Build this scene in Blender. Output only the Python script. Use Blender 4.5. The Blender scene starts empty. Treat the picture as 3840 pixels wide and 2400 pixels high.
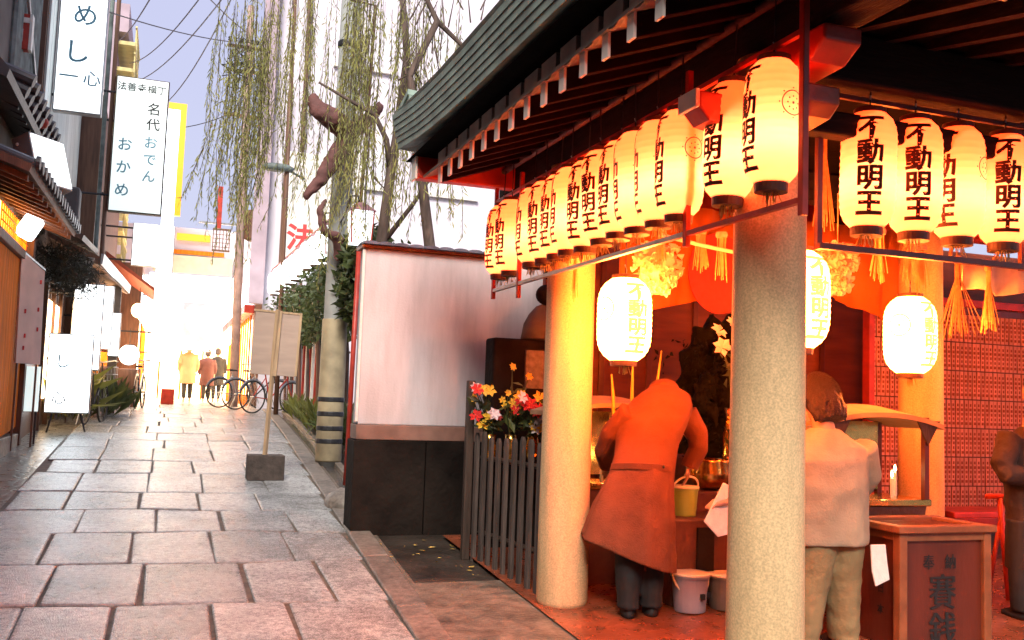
# Evening lane beside a lantern-lit temple pavilion.  World: +Y runs up the lane, +X to the right, +Z up (metres).
import bpy, bmesh, math, random
import numpy as np
from mathutils import Matrix, Vector, Euler
random.seed(7); rng = np.random.default_rng(11)
R = math.radians; PI = math.pi
sc = bpy.context.scene
COL = sc.collection

# ------------------------------------------------------------------ camera
cam = bpy.data.cameras.new('camera'); camo = bpy.data.objects.new('camera', cam); COL.objects.link(camo)
cam.sensor_width = 36; cam.lens = 33.75; cam.clip_end = 500; cam.clip_start = 0.05
right = Vector((0.93972, -0.34017, 0.03490)); down = Vector((0.06092, 0.06647, -0.99593)); fwd = Vector((0.33646, 0.93801, 0.08318))
m3 = Matrix((right, -down, -fwd)).transposed()
camo.matrix_world = Matrix.Translation((0, 0, 1.62)) @ m3.to_4x4()
sc.camera = camo

# ------------------------------------------------------------------ sky, sun, exposure
SUN_EL, SUN_AZ = R(42), R(203)          # azimuth measured clockwise from +Y
world = bpy.data.worlds.new('World'); sc.world = world; world.use_nodes = True
wn, wl = world.node_tree.nodes, world.node_tree.links
bg = wn['Background']
sky = wn.new('ShaderNodeTexSky'); sky.sky_type = 'NISHITA'; sky.sun_disc = False
sky.sun_elevation = SUN_EL; sky.sun_rotation = SUN_AZ; sky.air_density = 1.6; sky.dust_density = 3.0; sky.sky_type = 'NISHITA'
mx = wn.new('ShaderNodeMixRGB'); mx.inputs[0].default_value = 0.92
mx.inputs[2].default_value = (1.36, 1.35, 1.92, 1)       # even lavender dusk cloud
wl.new(sky.outputs[0], mx.inputs[1]); wl.new(mx.outputs[0], bg.inputs[0]); bg.inputs[1].default_value = 0.10
sun = bpy.data.lights.new('sun', 'SUN'); suno = bpy.data.objects.new('sun', sun); COL.objects.link(suno)
sun.energy = 1.5; sun.angle = R(24); sun.color = (1.0, 0.93, 0.83)
sd = Vector((math.sin(SUN_AZ)*math.cos(SUN_EL), math.cos(SUN_AZ)*math.cos(SUN_EL), math.sin(SUN_EL)))
suno.rotation_euler = sd.to_track_quat('Z', 'Y').to_euler(); suno.location = (-6, -8, 14)
vs = sc.view_settings; vs.view_transform = 'Standard'; vs.look = 'None'; vs.exposure = 2.1; vs.gamma = 1; vs.use_curve_mapping = False
sc.cycles.use_denoising = True; sc.cycles.max_bounces = 6; sc.cycles.diffuse_bounces = 3; sc.cycles.glossy_bounces = 3
sc.cycles.transparent_max_bounces = 8; sc.cycles.sample_clamp_indirect = 6; sc.cycles.caustics_reflective = False; sc.cycles.caustics_refractive = False

# ------------------------------------------------------------------ helpers
def gz(Y):                                  # the lane climbs, then levels out
    if Y < 14: return .062*Y
    u = min(Y-14, 12.)
    return .868 + .062*u - .0024167*u*u
WM = {}
class MB:
    def __init__(s): s.v = []; s.f = []
    def add(s, v, f):
        n = len(s.v); s.v += [tuple(p) for p in v]; s.f += [tuple(i+n for i in q) for q in f]; return s
    def box(s, c, d, rot=None, taper=1.0):
        x, y, z = (k/2 for k in d); V = []
        for sz in (-1, 1):
            t = taper if sz > 0 else 1
            for sx, sy in ((-1,-1),(1,-1),(1,1),(-1,1)): V.append(Vector((sx*x*t, sy*y*t, sz*z)))
        if rot is not None: V = [rot @ p for p in V]
        V = [p+Vector(c) for p in V]
        return s.add(V, [(3,2,1,0),(4,5,6,7),(0,1,5,4),(1,2,6,5),(2,3,7,6),(3,0,4,7)])
    def bb(s, x0, x1, y0, y1, z0, z1): return s.box(((x0+x1)/2,(y0+y1)/2,(z0+z1)/2), (x1-x0, y1-y0, z1-z0))
    def hexa(s, P): return s.add(P, [(3,2,1,0),(4,5,6,7),(0,1,5,4),(1,2,6,5),(2,3,7,6),(3,0,4,7)])   # 8 corners: bottom ring, top ring
    def tube(s, path, rad, n=8, cap=True, sq=None):
        P = [Vector(p) for p in path]; m = len(P)
        if not hasattr(rad, '__len__'): rad = [rad]*m
        rings = []; ref = None
        for i in range(m):
            t = (P[min(i+1,m-1)]-P[max(i-1,0)]).normalized()
            if ref is None: ref = Vector((0,0,1)) if abs(t.z) < .9 else Vector((1,0,0))
            a = t.cross(ref).normalized(); b = a.cross(t).normalized(); ref = b
            r = rad[i]; ra, rb = (r if hasattr(r,'__len__') else (r, r))
            rings.append([P[i]+a*(math.cos(2*PI*k/n)*ra)+b*(math.sin(2*PI*k/n)*rb) for k in range(n)])
        V = [p for r_ in rings for p in r_]; F = []
        for i in range(m-1):
            for k in range(n): F.append((i*n+k, i*n+(k+1)%n, (i+1)*n+(k+1)%n, (i+1)*n+k))
        if cap: F += [tuple(range(n-1,-1,-1)), tuple((m-1)*n+k for k in range(n))]
        return s.add(V, F)
    def lathe(s, prof, c=(0,0,0), n=24, cap=True):
        V = []; F = []; m = len(prof)
        for r, z in prof:
            for k in range(n): V.append((c[0]+r*math.cos(2*PI*k/n), c[1]+r*math.sin(2*PI*k/n), c[2]+z))
        for i in range(m-1):
            for k in range(n): F.append((i*n+k, i*n+(k+1)%n, (i+1)*n+(k+1)%n, (i+1)*n+k))
        if cap: F += [tuple(range(n-1,-1,-1)), tuple((m-1)*n+k for k in range(n))]
        return s.add(V, F)
    def prism(s, poly, a, b, plane='xz'):   # poly in the named plane, thick along the third axis from a to b
        n = len(poly)
        def P(u, w, t): return {'xz': (u, t, w), 'yz': (t, u, w), 'xy': (u, w, t)}[plane]
        V = [P(u, w, a) for u, w in poly]+[P(u, w, b) for u, w in poly]
        F = [tuple(range(n)), tuple(range(2*n-1, n-1, -1))]+[(i, i+n, (i+1)%n+n, (i+1)%n) for i in range(n)]
        return s.add(V, F)
    def loft(s, rings, cap=True):
        n = len(rings[0]); m = len(rings); V = [p for r_ in rings for p in r_]; F = []
        for i in range(m-1):
            for k in range(n): F.append((i*n+k, i*n+(k+1)%n, (i+1)*n+(k+1)%n, (i+1)*n+k))
        if cap: F += [tuple(range(n-1,-1,-1)), tuple((m-1)*n+k for k in range(n))]
        return s.add(V, F)
    def ball(s, c, r, nu=12, nv=8, sc_=(1,1,1)):
        prof = [(max(1e-4, math.sin(PI*i/nv))*r, -math.cos(PI*i/nv)*r) for i in range(nv+1)]
        k = len(s.v); s.lathe(prof, (0,0,0), nu)
        for i in range(k, len(s.v)):
            x, y, z = s.v[i]; s.v[i] = (c[0]+x*sc_[0], c[1]+y*sc_[1], c[2]+z*sc_[2])
        return s
    def mesh(s, name, mat=None, smooth=False):
        me = bpy.data.meshes.new(name); me.from_pydata(s.v, [], s.f); me.validate()
        bm = bmesh.new(); bm.from_mesh(me); bmesh.ops.recalc_face_normals(bm, faces=bm.faces); bm.to_mesh(me); bm.free()
        if mat: me.materials.append(mat)
        if smooth: me.polygons.foreach_set('use_smooth', [True]*len(me.polygons))
        me.update(); return me
def link(name, data, parent=None, world=True):
    o = bpy.data.objects.new(name, data); COL.objects.link(o)
    if parent is not None:
        o.parent = parent; pm = WM.get(parent, Matrix())
        if world: o.matrix_parent_inverse = pm.inverted(); WM[o] = Matrix()
        else: WM[o] = pm
    return o
def obj(name, mb, mat, parent=None, smooth=False, bevel=0, world=True, label=None, seg=2):
    me = mb if isinstance(mb, bpy.types.Mesh) else mb.mesh(name, mat, smooth)
    o = link(name, me, parent, world)
    if bevel:
        b = o.modifiers.new('bevel', 'BEVEL'); b.width = bevel; b.segments = seg; b.limit_method = 'ANGLE'; b.angle_limit = R(40)
    if label: o['label'] = label
    return o
def tag(o, label, cat, group=None):
    o['label'] = label; o['category'] = cat
    if group: o['group'] = group
    return o
def thing(name, label, cat, loc=(0,0,0), rot=(0,0,0), group=None):
    o = bpy.data.objects.new(name, None); COL.objects.link(o); o.location = loc; o.rotation_euler = rot
    o.empty_display_size = .1
    WM[o] = Matrix.Translation(loc) @ Euler(rot).to_matrix().to_4x4()
    return tag(o, label, cat, group)
def struct(o, kind='structure'): o['kind'] = kind; return o
def copy_tree(src, loc, rotz=0, label=None, scale=None):
    r = src.copy(); COL.objects.link(r); r.location = loc; r.rotation_euler = (0,0,rotz)
    if scale: r.scale = (scale,)*3
    if label: r['label'] = label
    for ch in src.children:
        c = ch.copy(); COL.objects.link(c); c.parent = r
        for g in ch.children:
            d = g.copy(); COL.objects.link(d); d.parent = c
    return r
def fast_mesh(name, V, F, mat, k=4):
    me = bpy.data.meshes.new(name); V = np.asarray(V, np.float32); F = np.asarray(F, np.int32)
    me.vertices.add(len(V)); me.vertices.foreach_set('co', V.ravel())
    me.loops.add(F.size); me.loops.foreach_set('vertex_index', F.ravel())
    me.polygons.add(len(F)); me.polygons.foreach_set('loop_start', np.arange(0, F.size, k, dtype=np.int32))
    me.update(calc_edges=True)
    if mat: me.materials.append(mat)
    return me
def leaves(P, size, aspect=.5, droop=0., dirs=None):
    """one folded leaf (2 quads) at each point"""
    n = len(P); d = rng.normal(size=(n,3)) if dirs is None else dirs + rng.normal(size=(n,3))*.35
    d[:,2] -= droop; d /= np.linalg.norm(d,axis=1)[:,None]
    u = rng.normal(size=(n,3)); u -= (u*d).sum(1)[:,None]*d; u /= np.linalg.norm(u,axis=1)[:,None]; w = np.cross(d,u)
    L = size*rng.uniform(.6,1.4,(n,1)); W = L*aspect*.5
    V = np.stack([P, P+d*L*.5+u*W+w*W*.5, P+d*L, P+d*L*.5-u*W+w*W*.5, P+d*L*.5], 1).reshape(-1,3)
    b = np.arange(n)[:,None]*5
    F = np.concatenate([b+np.array([[0,1,2,4]]), b+np.array([[0,4,2,3]])])
    return V, F

# ------------------------------------------------------------------ materials (all procedural)
MAT = {}
def mat(name, col, rough=.6, var=.25, scale=8., bump=.15, bscale=None, metal=0., spec=.5, col2=None, rnd=0., emit=None, es=0., coat=0., stretch=None, detail=6., dirt=0., dscale=(2.2,2.2,.35)):
    if name in MAT: return MAT[name]
    m = bpy.data.materials.new(name); m.use_nodes = True; nt = m.node_tree; N, L = nt.nodes, nt.links
    b = N['Principled BSDF']; b.inputs['Roughness'].default_value = rough; b.inputs['Metallic'].default_value = metal
    b.inputs['Specular IOR Level'].default_value = spec; b.inputs['Coat Weight'].default_value = coat
    tc = N.new('ShaderNodeTexCoord'); mp = N.new('ShaderNodeMapping'); L.new(tc.outputs['Object'], mp.inputs[0])
    if stretch: mp.inputs['Scale'].default_value = stretch
    no = N.new('ShaderNodeTexNoise'); no.inputs['Scale'].default_value = scale; no.inputs['Detail'].default_value = detail; L.new(mp.outputs[0], no.inputs[0])
    cr = N.new('ShaderNodeValToRGB'); c = Vector(col)
    c2 = Vector(col2) if col2 else c*(1-var); c1 = c if col2 else c*(1+var*.6)
    cr.color_ramp.elements[0].position = .32; cr.color_ramp.elements[1].position = .68
    cr.color_ramp.elements[0].color = (*c2, 1); cr.color_ramp.elements[1].color = (*[min(1,k) for k in c1], 1)
    L.new(no.outputs[0], cr.inputs[0]); out = cr.outputs[0]
    if rnd:
        oi = N.new('ShaderNodeObjectInfo'); mr = N.new('ShaderNodeMapRange'); mr.inputs[3].default_value = 1-rnd; mr.inputs[4].default_value = 1+rnd
        L.new(oi.outputs['Random'], mr.inputs[0]); mm = N.new('ShaderNodeMixRGB'); mm.blend_type = 'MULTIPLY'; mm.inputs[0].default_value = 1
        L.new(out, mm.inputs[1]); L.new(mr.outputs[0], mm.inputs[2]); out = mm.outputs[0]
    if dirt:                                # stains and streaks with a shape of their own
        mp2 = N.new('ShaderNodeMapping'); mp2.inputs['Scale'].default_value = dscale; L.new(tc.outputs['Object'], mp2.inputs[0])
        n3 = N.new('ShaderNodeTexNoise'); n3.inputs['Scale'].default_value = 3.; n3.inputs['Detail'].default_value = 9; n3.inputs['Roughness'].default_value = .68; L.new(mp2.outputs[0], n3.inputs[0])
        r3 = N.new('ShaderNodeMapRange'); r3.inputs[1].default_value = .42; r3.inputs[2].default_value = .66; r3.inputs[3].default_value = 1; r3.inputs[4].default_value = 1-dirt; L.new(n3.outputs[0], r3.inputs[0])
        m3 = N.new('ShaderNodeMixRGB'); m3.blend_type = 'MULTIPLY'; m3.inputs[0].default_value = 1; L.new(out, m3.inputs[1]); L.new(r3.outputs[0], m3.inputs[2]); out = m3.outputs[0]
    L.new(out, b.inputs['Base Color'])
    if bump:
        n2 = N.new('ShaderNodeTexNoise'); n2.inputs['Scale'].default_value = bscale or scale*4; n2.inputs['Detail'].default_value = 8; L.new(mp.outputs[0], n2.inputs[0])
        bp = N.new('ShaderNodeBump'); bp.inputs['Strength'].default_value = bump; bp.inputs['Distance'].default_value = .02; L.new(n2.outputs[0], bp.inputs['Height']); L.new(bp.outputs[0], b.inputs['Normal'])
        rr = N.new('ShaderNodeMapRange'); rr.inputs[3].default_value = max(.03, rough-.13); rr.inputs[4].default_value = min(1, rough+.13); L.new(n2.outputs[0], rr.inputs[0]); L.new(rr.outputs[0], b.inputs['Roughness'])
    if emit: b.inputs['Emission Color'].default_value = (*emit, 1); b.inputs['Emission Strength'].default_value = es
    MAT[name] = m; return m
def glow(name, col, strength, base=(.8,.8,.78), trans=None, rough=.5, rnd=0.):
    """a lamp's paper or acrylic skin: gives off light itself"""
    if name in MAT: return MAT[name]
    m = bpy.data.materials.new(name); m.use_nodes = True; N, L = m.node_tree.nodes, m.node_tree.links
    b = N['Principled BSDF']; b.inputs['Base Color'].default_value = (*base, 1); b.inputs['Roughness'].default_value = rough
    tc = N.new('ShaderNodeTexCoord'); no = N.new('ShaderNodeTexNoise'); no.inputs['Scale'].default_value = 5; L.new(tc.outputs['Object'], no.inputs[0])
    mr = N.new('ShaderNodeMapRange'); mr.inputs[3].default_value = strength*.9; mr.inputs[4].default_value = strength*1.1
    L.new(no.outputs[0], mr.inputs[0]); es_ = mr.outputs[0]
    if rnd:
        oi = N.new('ShaderNodeObjectInfo'); m2 = N.new('ShaderNodeMapRange'); m2.inputs[3].default_value = 1-rnd; m2.inputs[4].default_value = 1+rnd; L.new(oi.outputs['Random'], m2.inputs[0])
        mu = N.new('ShaderNodeMath'); mu.operation = 'MULTIPLY'; L.new(es_, mu.inputs[0]); L.new(m2.outputs[0], mu.inputs[1]); es_ = mu.outputs[0]
    L.new(es_, b.inputs['Emission Strength']); b.inputs['Emission Color'].default_value = (*col, 1)
    if trans:
        tr = N.new('ShaderNodeBsdfTranslucent'); tr.inputs[0].default_value = (*trans,1); mi = N.new('ShaderNodeAddShader')
        L.new(b.outputs[0], mi.inputs[0]); L.new(tr.outputs[0], mi.inputs[1]); L.new(mi.outputs[0], N['Material Output'].inputs[0])
    MAT[name] = m; return m

M_stone  = mat('paving granite', (.42,.425,.41), .26, .42, 26, .5, 120, rnd=.3, spec=.5, dirt=.5, dscale=(.8,.8,.8))
M_mortar = mat('joint grit', (.15,.115,.085), .8, .4, 14, .5)
M_kerb   = mat('kerb stone', (.24,.20,.165), .45, .4, 22, .4, 70, rnd=.15, dirt=.4, dscale=(1,1,1))
M_ground = mat('dark wet ground', (.075,.062,.052), .5, .5, 2.2, .6, 16)
M_conc   = mat('forecourt concrete', (.21,.17,.13), .42, .4, 9, .4, 40, dirt=.6, dscale=(.7,1.6,.7))
M_earth  = mat('wet earth', (.045,.034,.026), .42, .6, 3., .8, 14)
M_pillar = mat('granite pillar', (.74,.51,.265), .7, .22, 110, .12, 160, detail=2, dirt=.25)
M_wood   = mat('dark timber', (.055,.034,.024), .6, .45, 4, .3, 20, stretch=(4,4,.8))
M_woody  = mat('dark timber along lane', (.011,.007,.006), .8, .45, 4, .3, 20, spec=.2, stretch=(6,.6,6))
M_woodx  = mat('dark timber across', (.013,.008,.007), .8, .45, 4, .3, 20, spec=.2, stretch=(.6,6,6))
M_red    = mat('vermilion paint', (.42,.035,.018), .45, .3, 9, .12)
M_white  = mat('white paint', (.74,.72,.67), .55, .12, 10, .08)
M_copper = mat('green copper shingle', (.27,.36,.31), .5, .35, 5, .2, 30, col2=(.15,.19,.165), rnd=.12)
M_soffit = mat('pale soffit', (.20,.18,.155), .8, .35, 5, .2)
M_plast  = mat('white plaster', (.54,.52,.535), .85, .12, 1.3, .12, 60, dirt=.2)
M_band   = mat('brown skirting', (.22,.12,.09), .6, .4, 5, .2)
M_dstone = mat('dark stone base', (.014,.010,.008), .85, .55, 3.2, .5, 24, rnd=.15, spec=.12)
M_tile   = mat('blue grey roof tile', (.10,.105,.14), .4, .3, 8, .15, rnd=.2)
M_iron   = mat('iron', (.05,.05,.055), .45, .3, 12, .1, metal=.6)
M_steel  = mat('galvanised steel', (.42,.43,.44), .35, .2, 10, .08, metal=.8)
M_ink    = mat('ink', (.045,.008,.004), .7, .3, 30, 0)
M_inkb   = mat('black ink', (.012,.012,.012), .6, .3, 30, 0)
M_blueink= mat('pale blue ink', (.16,.36,.46), .6, .3, 30, 0)
M_redink = mat('red ink', (.62,.05,.05), .6, .2, 30, 0)
M_gold   = mat('brass', (.80,.46,.12), .22, .25, 6, .1, metal=1.)
M_straw  = mat('straw', (.62,.44,.16), .75, .3, 30, .1)
M_paper  = mat('folded paper', (.80,.70,.52), .8, .12, 20, .1)
M_cap    = mat('lantern cap', (.06,.03,.02), .5, .4, 12, .1)
M_moss   = mat('moss covered stone', (.012,.013,.008), .95, .6, 9, .9, 30, col2=(.005,.005,.004), spec=.1)
M_leafd  = mat('dark leaf', (.075,.10,.032), .5, .5, 3, 0, rnd=.1)
M_leafy  = mat('olive leaf', (.16,.18,.045), .5, .45, 2, 0)
M_leafw  = mat('willow leaf', (.46,.43,.13), .55, .45, 1.2, 0, col2=(.26,.28,.09))
M_bark   = mat('bark', (.11,.075,.06), .85, .5, 5, .7, 16, stretch=(3,3,.7))
M_plywood= mat('plywood back', (.50,.36,.28), .7, .12, 3, .08, stretch=(1,1,5))
M_lathe  = mat('raw timber', (.52,.35,.20), .65, .2, 6, .1, stretch=(8,8,1))
M_skin   = mat('skin', (.50,.30,.21), .5, .08, 12, .05)
M_hair   = mat('hair', (.03,.016,.012), .55, .5, 40, .5, 60)
M_coat   = mat('russet coat', (.17,.046,.018), .9, .25, 6, .35, 120)
M_black  = mat('black cloth', (.016,.014,.014), .8, .4, 8, .2)
M_shirt  = mat('cream shirt', (.34,.31,.215), .9, .14, 8, .22, 90)
M_khaki  = mat('khaki cloth', (.25,.185,.085), .9, .16, 6, .2, 60)
M_towel  = mat('white towel', (.80,.76,.70), .9, .08, 30, .3, 120)
M_lacq   = mat('red brown lacquered wood', (.105,.018,.008), .4, .3, 5, .12, 30, stretch=(1,1,.25))
M_lacqe  = mat('worn lacquer edge', (.24,.075,.028), .38, .3, 8, .12)
M_curt   = mat('orange curtain cloth', (.50,.125,.010), .8, .12, 4, .15, 80)
M_redcl  = mat('red emblem cloth', (.66,.022,.012), .75, .08, 8, .1)
M_wallw  = mat('altar wall wood', (.16,.032,.012), .6, .35, 3, .2, stretch=(.7,4,4))
M_strip  = mat('paper name strip', (.58,.27,.21), .8, .2, 6, 0, rnd=.16)  # paper reddened in its colour for the lantern light
M_green  = mat('green plastic', (.30,.46,.10), .35, .1, 6, .04)
M_greyp  = mat('grey plastic', (.34,.31,.36), .4, .12, 6, .04)
M_creamp = mat('cream plastic', (.74,.66,.50), .35, .1, 6, .04)
M_rubber = mat('black rubber', (.02,.02,.02), .6, .3, 12, .1)
M_conc2  = mat('dark concrete block', (.085,.062,.05), .8, .4, 14, .5, 40)
M_pole   = mat('concrete pole', (.30,.31,.30), .75, .2, 5, .15)
M_orange = mat('orange stained timber', (.74,.20,.015), .8, .32, 4, .18, 24, spec=.15, stretch=(6,6,.5), rnd=.12)
M_dtile  = mat('smoked roof tile', (.045,.04,.042), .4, .4, 8, .15, rnd=.2)
M_plaster2 = mat('pale wall', (.66,.62,.69), .85, .10, .8, .08)
M_pinkw  = mat('pink beige board', (.62,.44,.38), .7, .12, 5, .06)
M_shut   = mat('pale metal cladding', (.52,.56,.53), .45, .2, 3, .05, stretch=(1,1,.2))
M_brownw = mat('brown timber', (.14,.066,.038), .6, .35, 4, .2, stretch=(5,5,.6))
M_tealw  = mat('teal weathered sheet', (.15,.19,.18), .6, .5, 6, .2)
M_yellowm= mat('yellow painted steel', (.60,.53,.22), .5, .25, 5, .05)
M_purple = mat('mauve render', (.42,.33,.38), .8, .15, 3, .05)
M_tan    = mat('tan coat cloth', (.42,.26,.13), .85, .1, 6, .2)
M_gutter = mat('wet gutter', (.10,.085,.08), .16, .4, 4, .2, spec=.8)
def leafy(m, k):
    N, L = m.node_tree.nodes, m.node_tree.links; b = N['Principled BSDF']; tr = N.new('ShaderNodeBsdfTranslucent'); mi = N.new('ShaderNodeMixShader'); mi.inputs[0].default_value = k
    L.new(b.inputs['Base Color'].links[0].from_socket, tr.inputs[0]); L.new(b.outputs[0], mi.inputs[1]); L.new(tr.outputs[0], mi.inputs[2]); L.new(mi.outputs[0], N['Material Output'].inputs[0])
for m_, k_ in ((M_leafw,.5),(M_leafd,.3),(M_leafy,.4)): leafy(m_, k_)
# things that give off light
G_lant  = glow('lit lantern paper', (1.0,.038,.006), 1.25, (.20,.14,.04), trans=(.38,.31,.15), rnd=.22)
G_lantw = glow('bright lantern paper', (1.0,.165,.022), 19.0, (.25,.22,.15), trans=(.35,.30,.2))
G_white = glow('lit white acrylic', (.88,.96,1.0), .5)
G_white2= glow('bright white lamp', (.88,.96,1.0), 1.5)
G_hot   = glow('shop light', (1.0,.64,.32), 2.6)
G_warm  = glow('warm window', (1.0,.42,.10), 3.2)
G_yel   = glow('yellow neon board', (1.0,.42,.02), .34, (.5,.22,.02))
G_flame = glow('flame', (1.0,.55,.22), 28)
G_ink = glow('back lit ink', (1.0,.30,.06), 1.0, (.2,.05,.02))  # lamp light coming through the ink, put in as its own glow
G_sign2 = glow('greenish white sign', (.76,.92,.90), .21)

# ------------------------------------------------------------------ lettering
GL = {}
def prime(chars, off):
    c = bpy.data.curves.new('glyph','FONT'); c.size = 1; c.offset = off; c.resolution_u = 3
    o = bpy.data.objects.new('glyph', c); COL.objects.link(o)
    for ch in chars:
        if (ch,off) in GL: continue
        c.body = ch; bpy.context.view_layer.update()
        e = o.evaluated_get(bpy.context.evaluated_depsgraph_get()); me = e.to_mesh()
        V = [(v.co.x-.5, v.co.y-.34) for v in me.vertices]; F = [tuple(p.vertices) for p in me.polygons]
        GL[(ch,off)] = (V, F); e.to_mesh_clear()
    bpy.data.objects.remove(o); bpy.data.curves.remove(c)
prime('不動明王', .037); prime('法善寺横丁名代おでんかめしち一心奉納賽銭日本御', .012); prime('法善寺', .03); prime('賽銭奉納', .0)
def column(text, size, off, pitch=1.04, wide=1.0):
    """vertical column of characters, centred on (0,0); returns 2d verts, faces"""
    V = []; F = []; n = len(text)
    for i, ch in enumerate(text):
        gv, gf = GL[(ch,off)]; cy = ((n-1)/2-i)*size*pitch; b = len(V)
        V += [(x*size*wide, y*size+cy) for x, y in gv]; F += [tuple(k+b for k in f) for f in gf]
    return V, F
def flat_text(name, VF, origin, ux, uy, nrm, mat_, parent, thick=.004, world=True):
    V, F = VF; o = Vector(origin); ux = Vector(ux); uy = Vector(uy); nrm = Vector(nrm)
    me = bpy.data.meshes.new(name); me.from_pydata([o+ux*x+uy*y+nrm*thick for x, y in V], [], F); me.materials.append(mat_); me.update()
    return link(name, me, parent, world)
def wrap_mesh(name, VF, rfun, phi, mat_, lift=.0015, z0=0., edge=.02):
    me = bpy.data.meshes.new(name); me.from_pydata([(x,y,0) for x,y in VF[0]], [], VF[1]); bm = bmesh.new(); bm.from_mesh(me)
    bmesh.ops.triangulate(bm, faces=bm.faces)
    for _ in range(3):
        es = [e for e in bm.edges if e.calc_length() > edge]
        if not es: break
        bmesh.ops.subdivide_edges(bm, edges=es, cuts=1); bmesh.ops.triangulate(bm, faces=bm.faces)
    for v in bm.verts:
        z = v.co.y+z0; r = rfun(z)+lift; t = phi+v.co.x/max(r,.05); v.co = Vector((r*math.cos(t), r*math.sin(t), z))
    bm.to_mesh(me); bm.free(); me.materials.append(mat_); me.update(); return me
# ================================================================== THE SETTING
def kx(Y): return 1.35+.044*(Y-5.2)                 # inner line of the kerb
def sheet(x0, x1, ys, dz, skirt=.0):
    m = MB(); 
    a = [(x0(y) if callable(x0) else x0) for y in ys]; b = [(x1(y) if callable(x1) else x1) for y in ys]
    for i, y in enumerate(ys): m.v += [(a[i], y, gz(y)+dz), (b[i], y, gz(y)+dz)]
    m.f = [(2*i, 2*i+1, 2*i+3, 2*i+2) for i in range(len(ys)-1)]
    return m
YS = [-30,-10,0,2,4,6,8,10,12,14,16,18,20,22,24,26,30,40,60,120]
struct(obj('ground', sheet(-90, 90, YS, -.06), M_ground))
YS2 = [1.5,3,5,7,9,11,13,14,16,18,20,22,24,26,30,36,44]
street = struct(obj('street', sheet(-1.24, lambda y: kx(y)+.02, YS2, -.016), M_mortar))
rowsY = [4.3,5.12,6.03,7.05,8.08,9.04,9.98,11.23,12.24,13.44]
while rowsY[-1] < 42: rowsY.append(rowsY[-1]+random.uniform(.92,1.16))
known = {1:[-1.22,-.66,-.19,.32,.77], 2:[-1.2,-.60,-.06,.57,1.07], 3:[-1.2,-.72,-.15,.41,.95], 4:[-1.22,-.57,.01,.52,1.09],
         5:[-1.2,-.75,-.15,.36,.9], 6:[-1.23,-.74,-.09,.43,1.06], 7:[-1.14,-.65,-.08,.37,.95]}
def paving_stone(x0, x1, y0, y1, r_):
    g = .008; j = lambda a: random.uniform(-a, a)
    B = lambda r, x: -.035*x+.035*math.sin(2.1*x+r*1.7)+.02*math.sin(4.3*x+r*2.9)
    c = [(x0+g+j(.012), y0+B(r_,x0)+g+j(.008)), (x1-g+j(.012), y0+B(r_,x1)+g+j(.008)), (x1-g+j(.012), y1+B(r_+1,x1)-g+j(.008)), (x0+g+j(.012), y1+B(r_+1,x0)-g+j(.008))]
    ring = []
    for i in range(4):                                # soften the corners
        p, a, b = Vector(c[i]), Vector(c[i-1]), Vector(c[(i+1)%4]); k = random.uniform(.012,.04); k2 = k*.35
        ring += [p+(a-p).normalized()*k, p+((a-p).normalized()+(b-p).normalized())*k2*.75, p+(b-p).normalized()*k]
    ctr = sum(ring, Vector((0,0)))/len(ring); t = random.uniform(-.004,.004); tx = j(.006); ty = j(.005)
    def lift(p, s, dz): q = ctr+(p-ctr)*s; return (q.x, q.y, gz(q.y)+dz+t+tx*(q.x-ctr.x)+ty*(q.y-ctr.y))
    w = max(.3, x1-x0)
    m = MB(); m.loft([[lift(p,1,-.05) for p in ring],[lift(p,1,-.009) for p in ring],[lift(p,1-.016/w,-.002) for p in ring],[lift(p,1-.05/w,.0) for p in ring]])
    return m
n = 0
for r in range(len(rowsY)-1):
    y0, y1 = rowsY[r], rowsY[r+1]; xs = known.get(r)
    if xs is None:
        xs = [-1.21+random.uniform(-.02,.02)]; 
        while xs[-1] < kx(y0)-.75: xs.append(xs[-1]+random.uniform(.46,.72))
        if r == 0: xs = [-1.22,-.5,.1,.6,1.05]
    xs = xs+[None]
    for a, b in zip(xs, xs[1:]):
        if b is None: b = kx((y0+y1)/2)
        if b-a < .1: continue
        o = obj('paving_stone', paving_stone(a, b, y0, y1, r), M_stone, street, smooth=False); n += 1
# kerb: long flush stones
kerb = struct(obj('kerb', sheet(lambda y: kx(y)-.005, lambda y: kx(y)+.26, YS2, -.024), M_mortar))
y = 3.6
while y < 22.5:
    L = random.uniform(1.0,1.35); a, b = y+.006, y+L-.006
    m = MB(); P = []
    for dz in (-.08, .012):
        P += [(kx(a)+.012, a, gz(a)+dz), (kx(a)+.205, a, gz(a)+dz), (kx(b)+.205, b, gz(b)+dz), (kx(b)+.012, b, gz(b)+dz)]
    m.hexa(P); obj('kerb_stone', m, M_kerb, kerb, bevel=.012); y += L
# open gutter and the strip beyond it, farther up the lane
gut = struct(obj('gutter', sheet(lambda y: kx(y)+.215, lambda y: kx(y)+.40, [8.1,9,11,13,15,18,21,24,28,32], -.034), M_gutter))
for i in range(9):
    y0 = 8.15+i*1.5
    m = MB(); a, b = y0, y0+1.46; P = []
    for dz in (-.07, .02): P += [(kx(a)+.40,a,gz(a)+dz),(kx(a)+.49,a,gz(a)+dz),(kx(b)+.49,b,gz(b)+dz),(kx(b)+.40,b,gz(b)+dz)]
    obj('gutter_edge', m.hexa(P), M_kerb, gut, bevel=.01)
struct(obj('side_strip', sheet(lambda y: kx(y)+.49, 4.5, [8.1,10,12,14,16,18,20,22,24,26,30,34], -.03), M_earth))
struct(obj('left_pavement', sheet(-2.6, -1.235, YS2, -.018), mat('rough wet pavement', (.15,.14,.125), .3, .55, 4, .7, 14)))
struct(obj('forecourt', sheet(lambda y: kx(y)+.215, 12, [1.5,3,4,5,6,6.35], -.012), M_conc))
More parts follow.
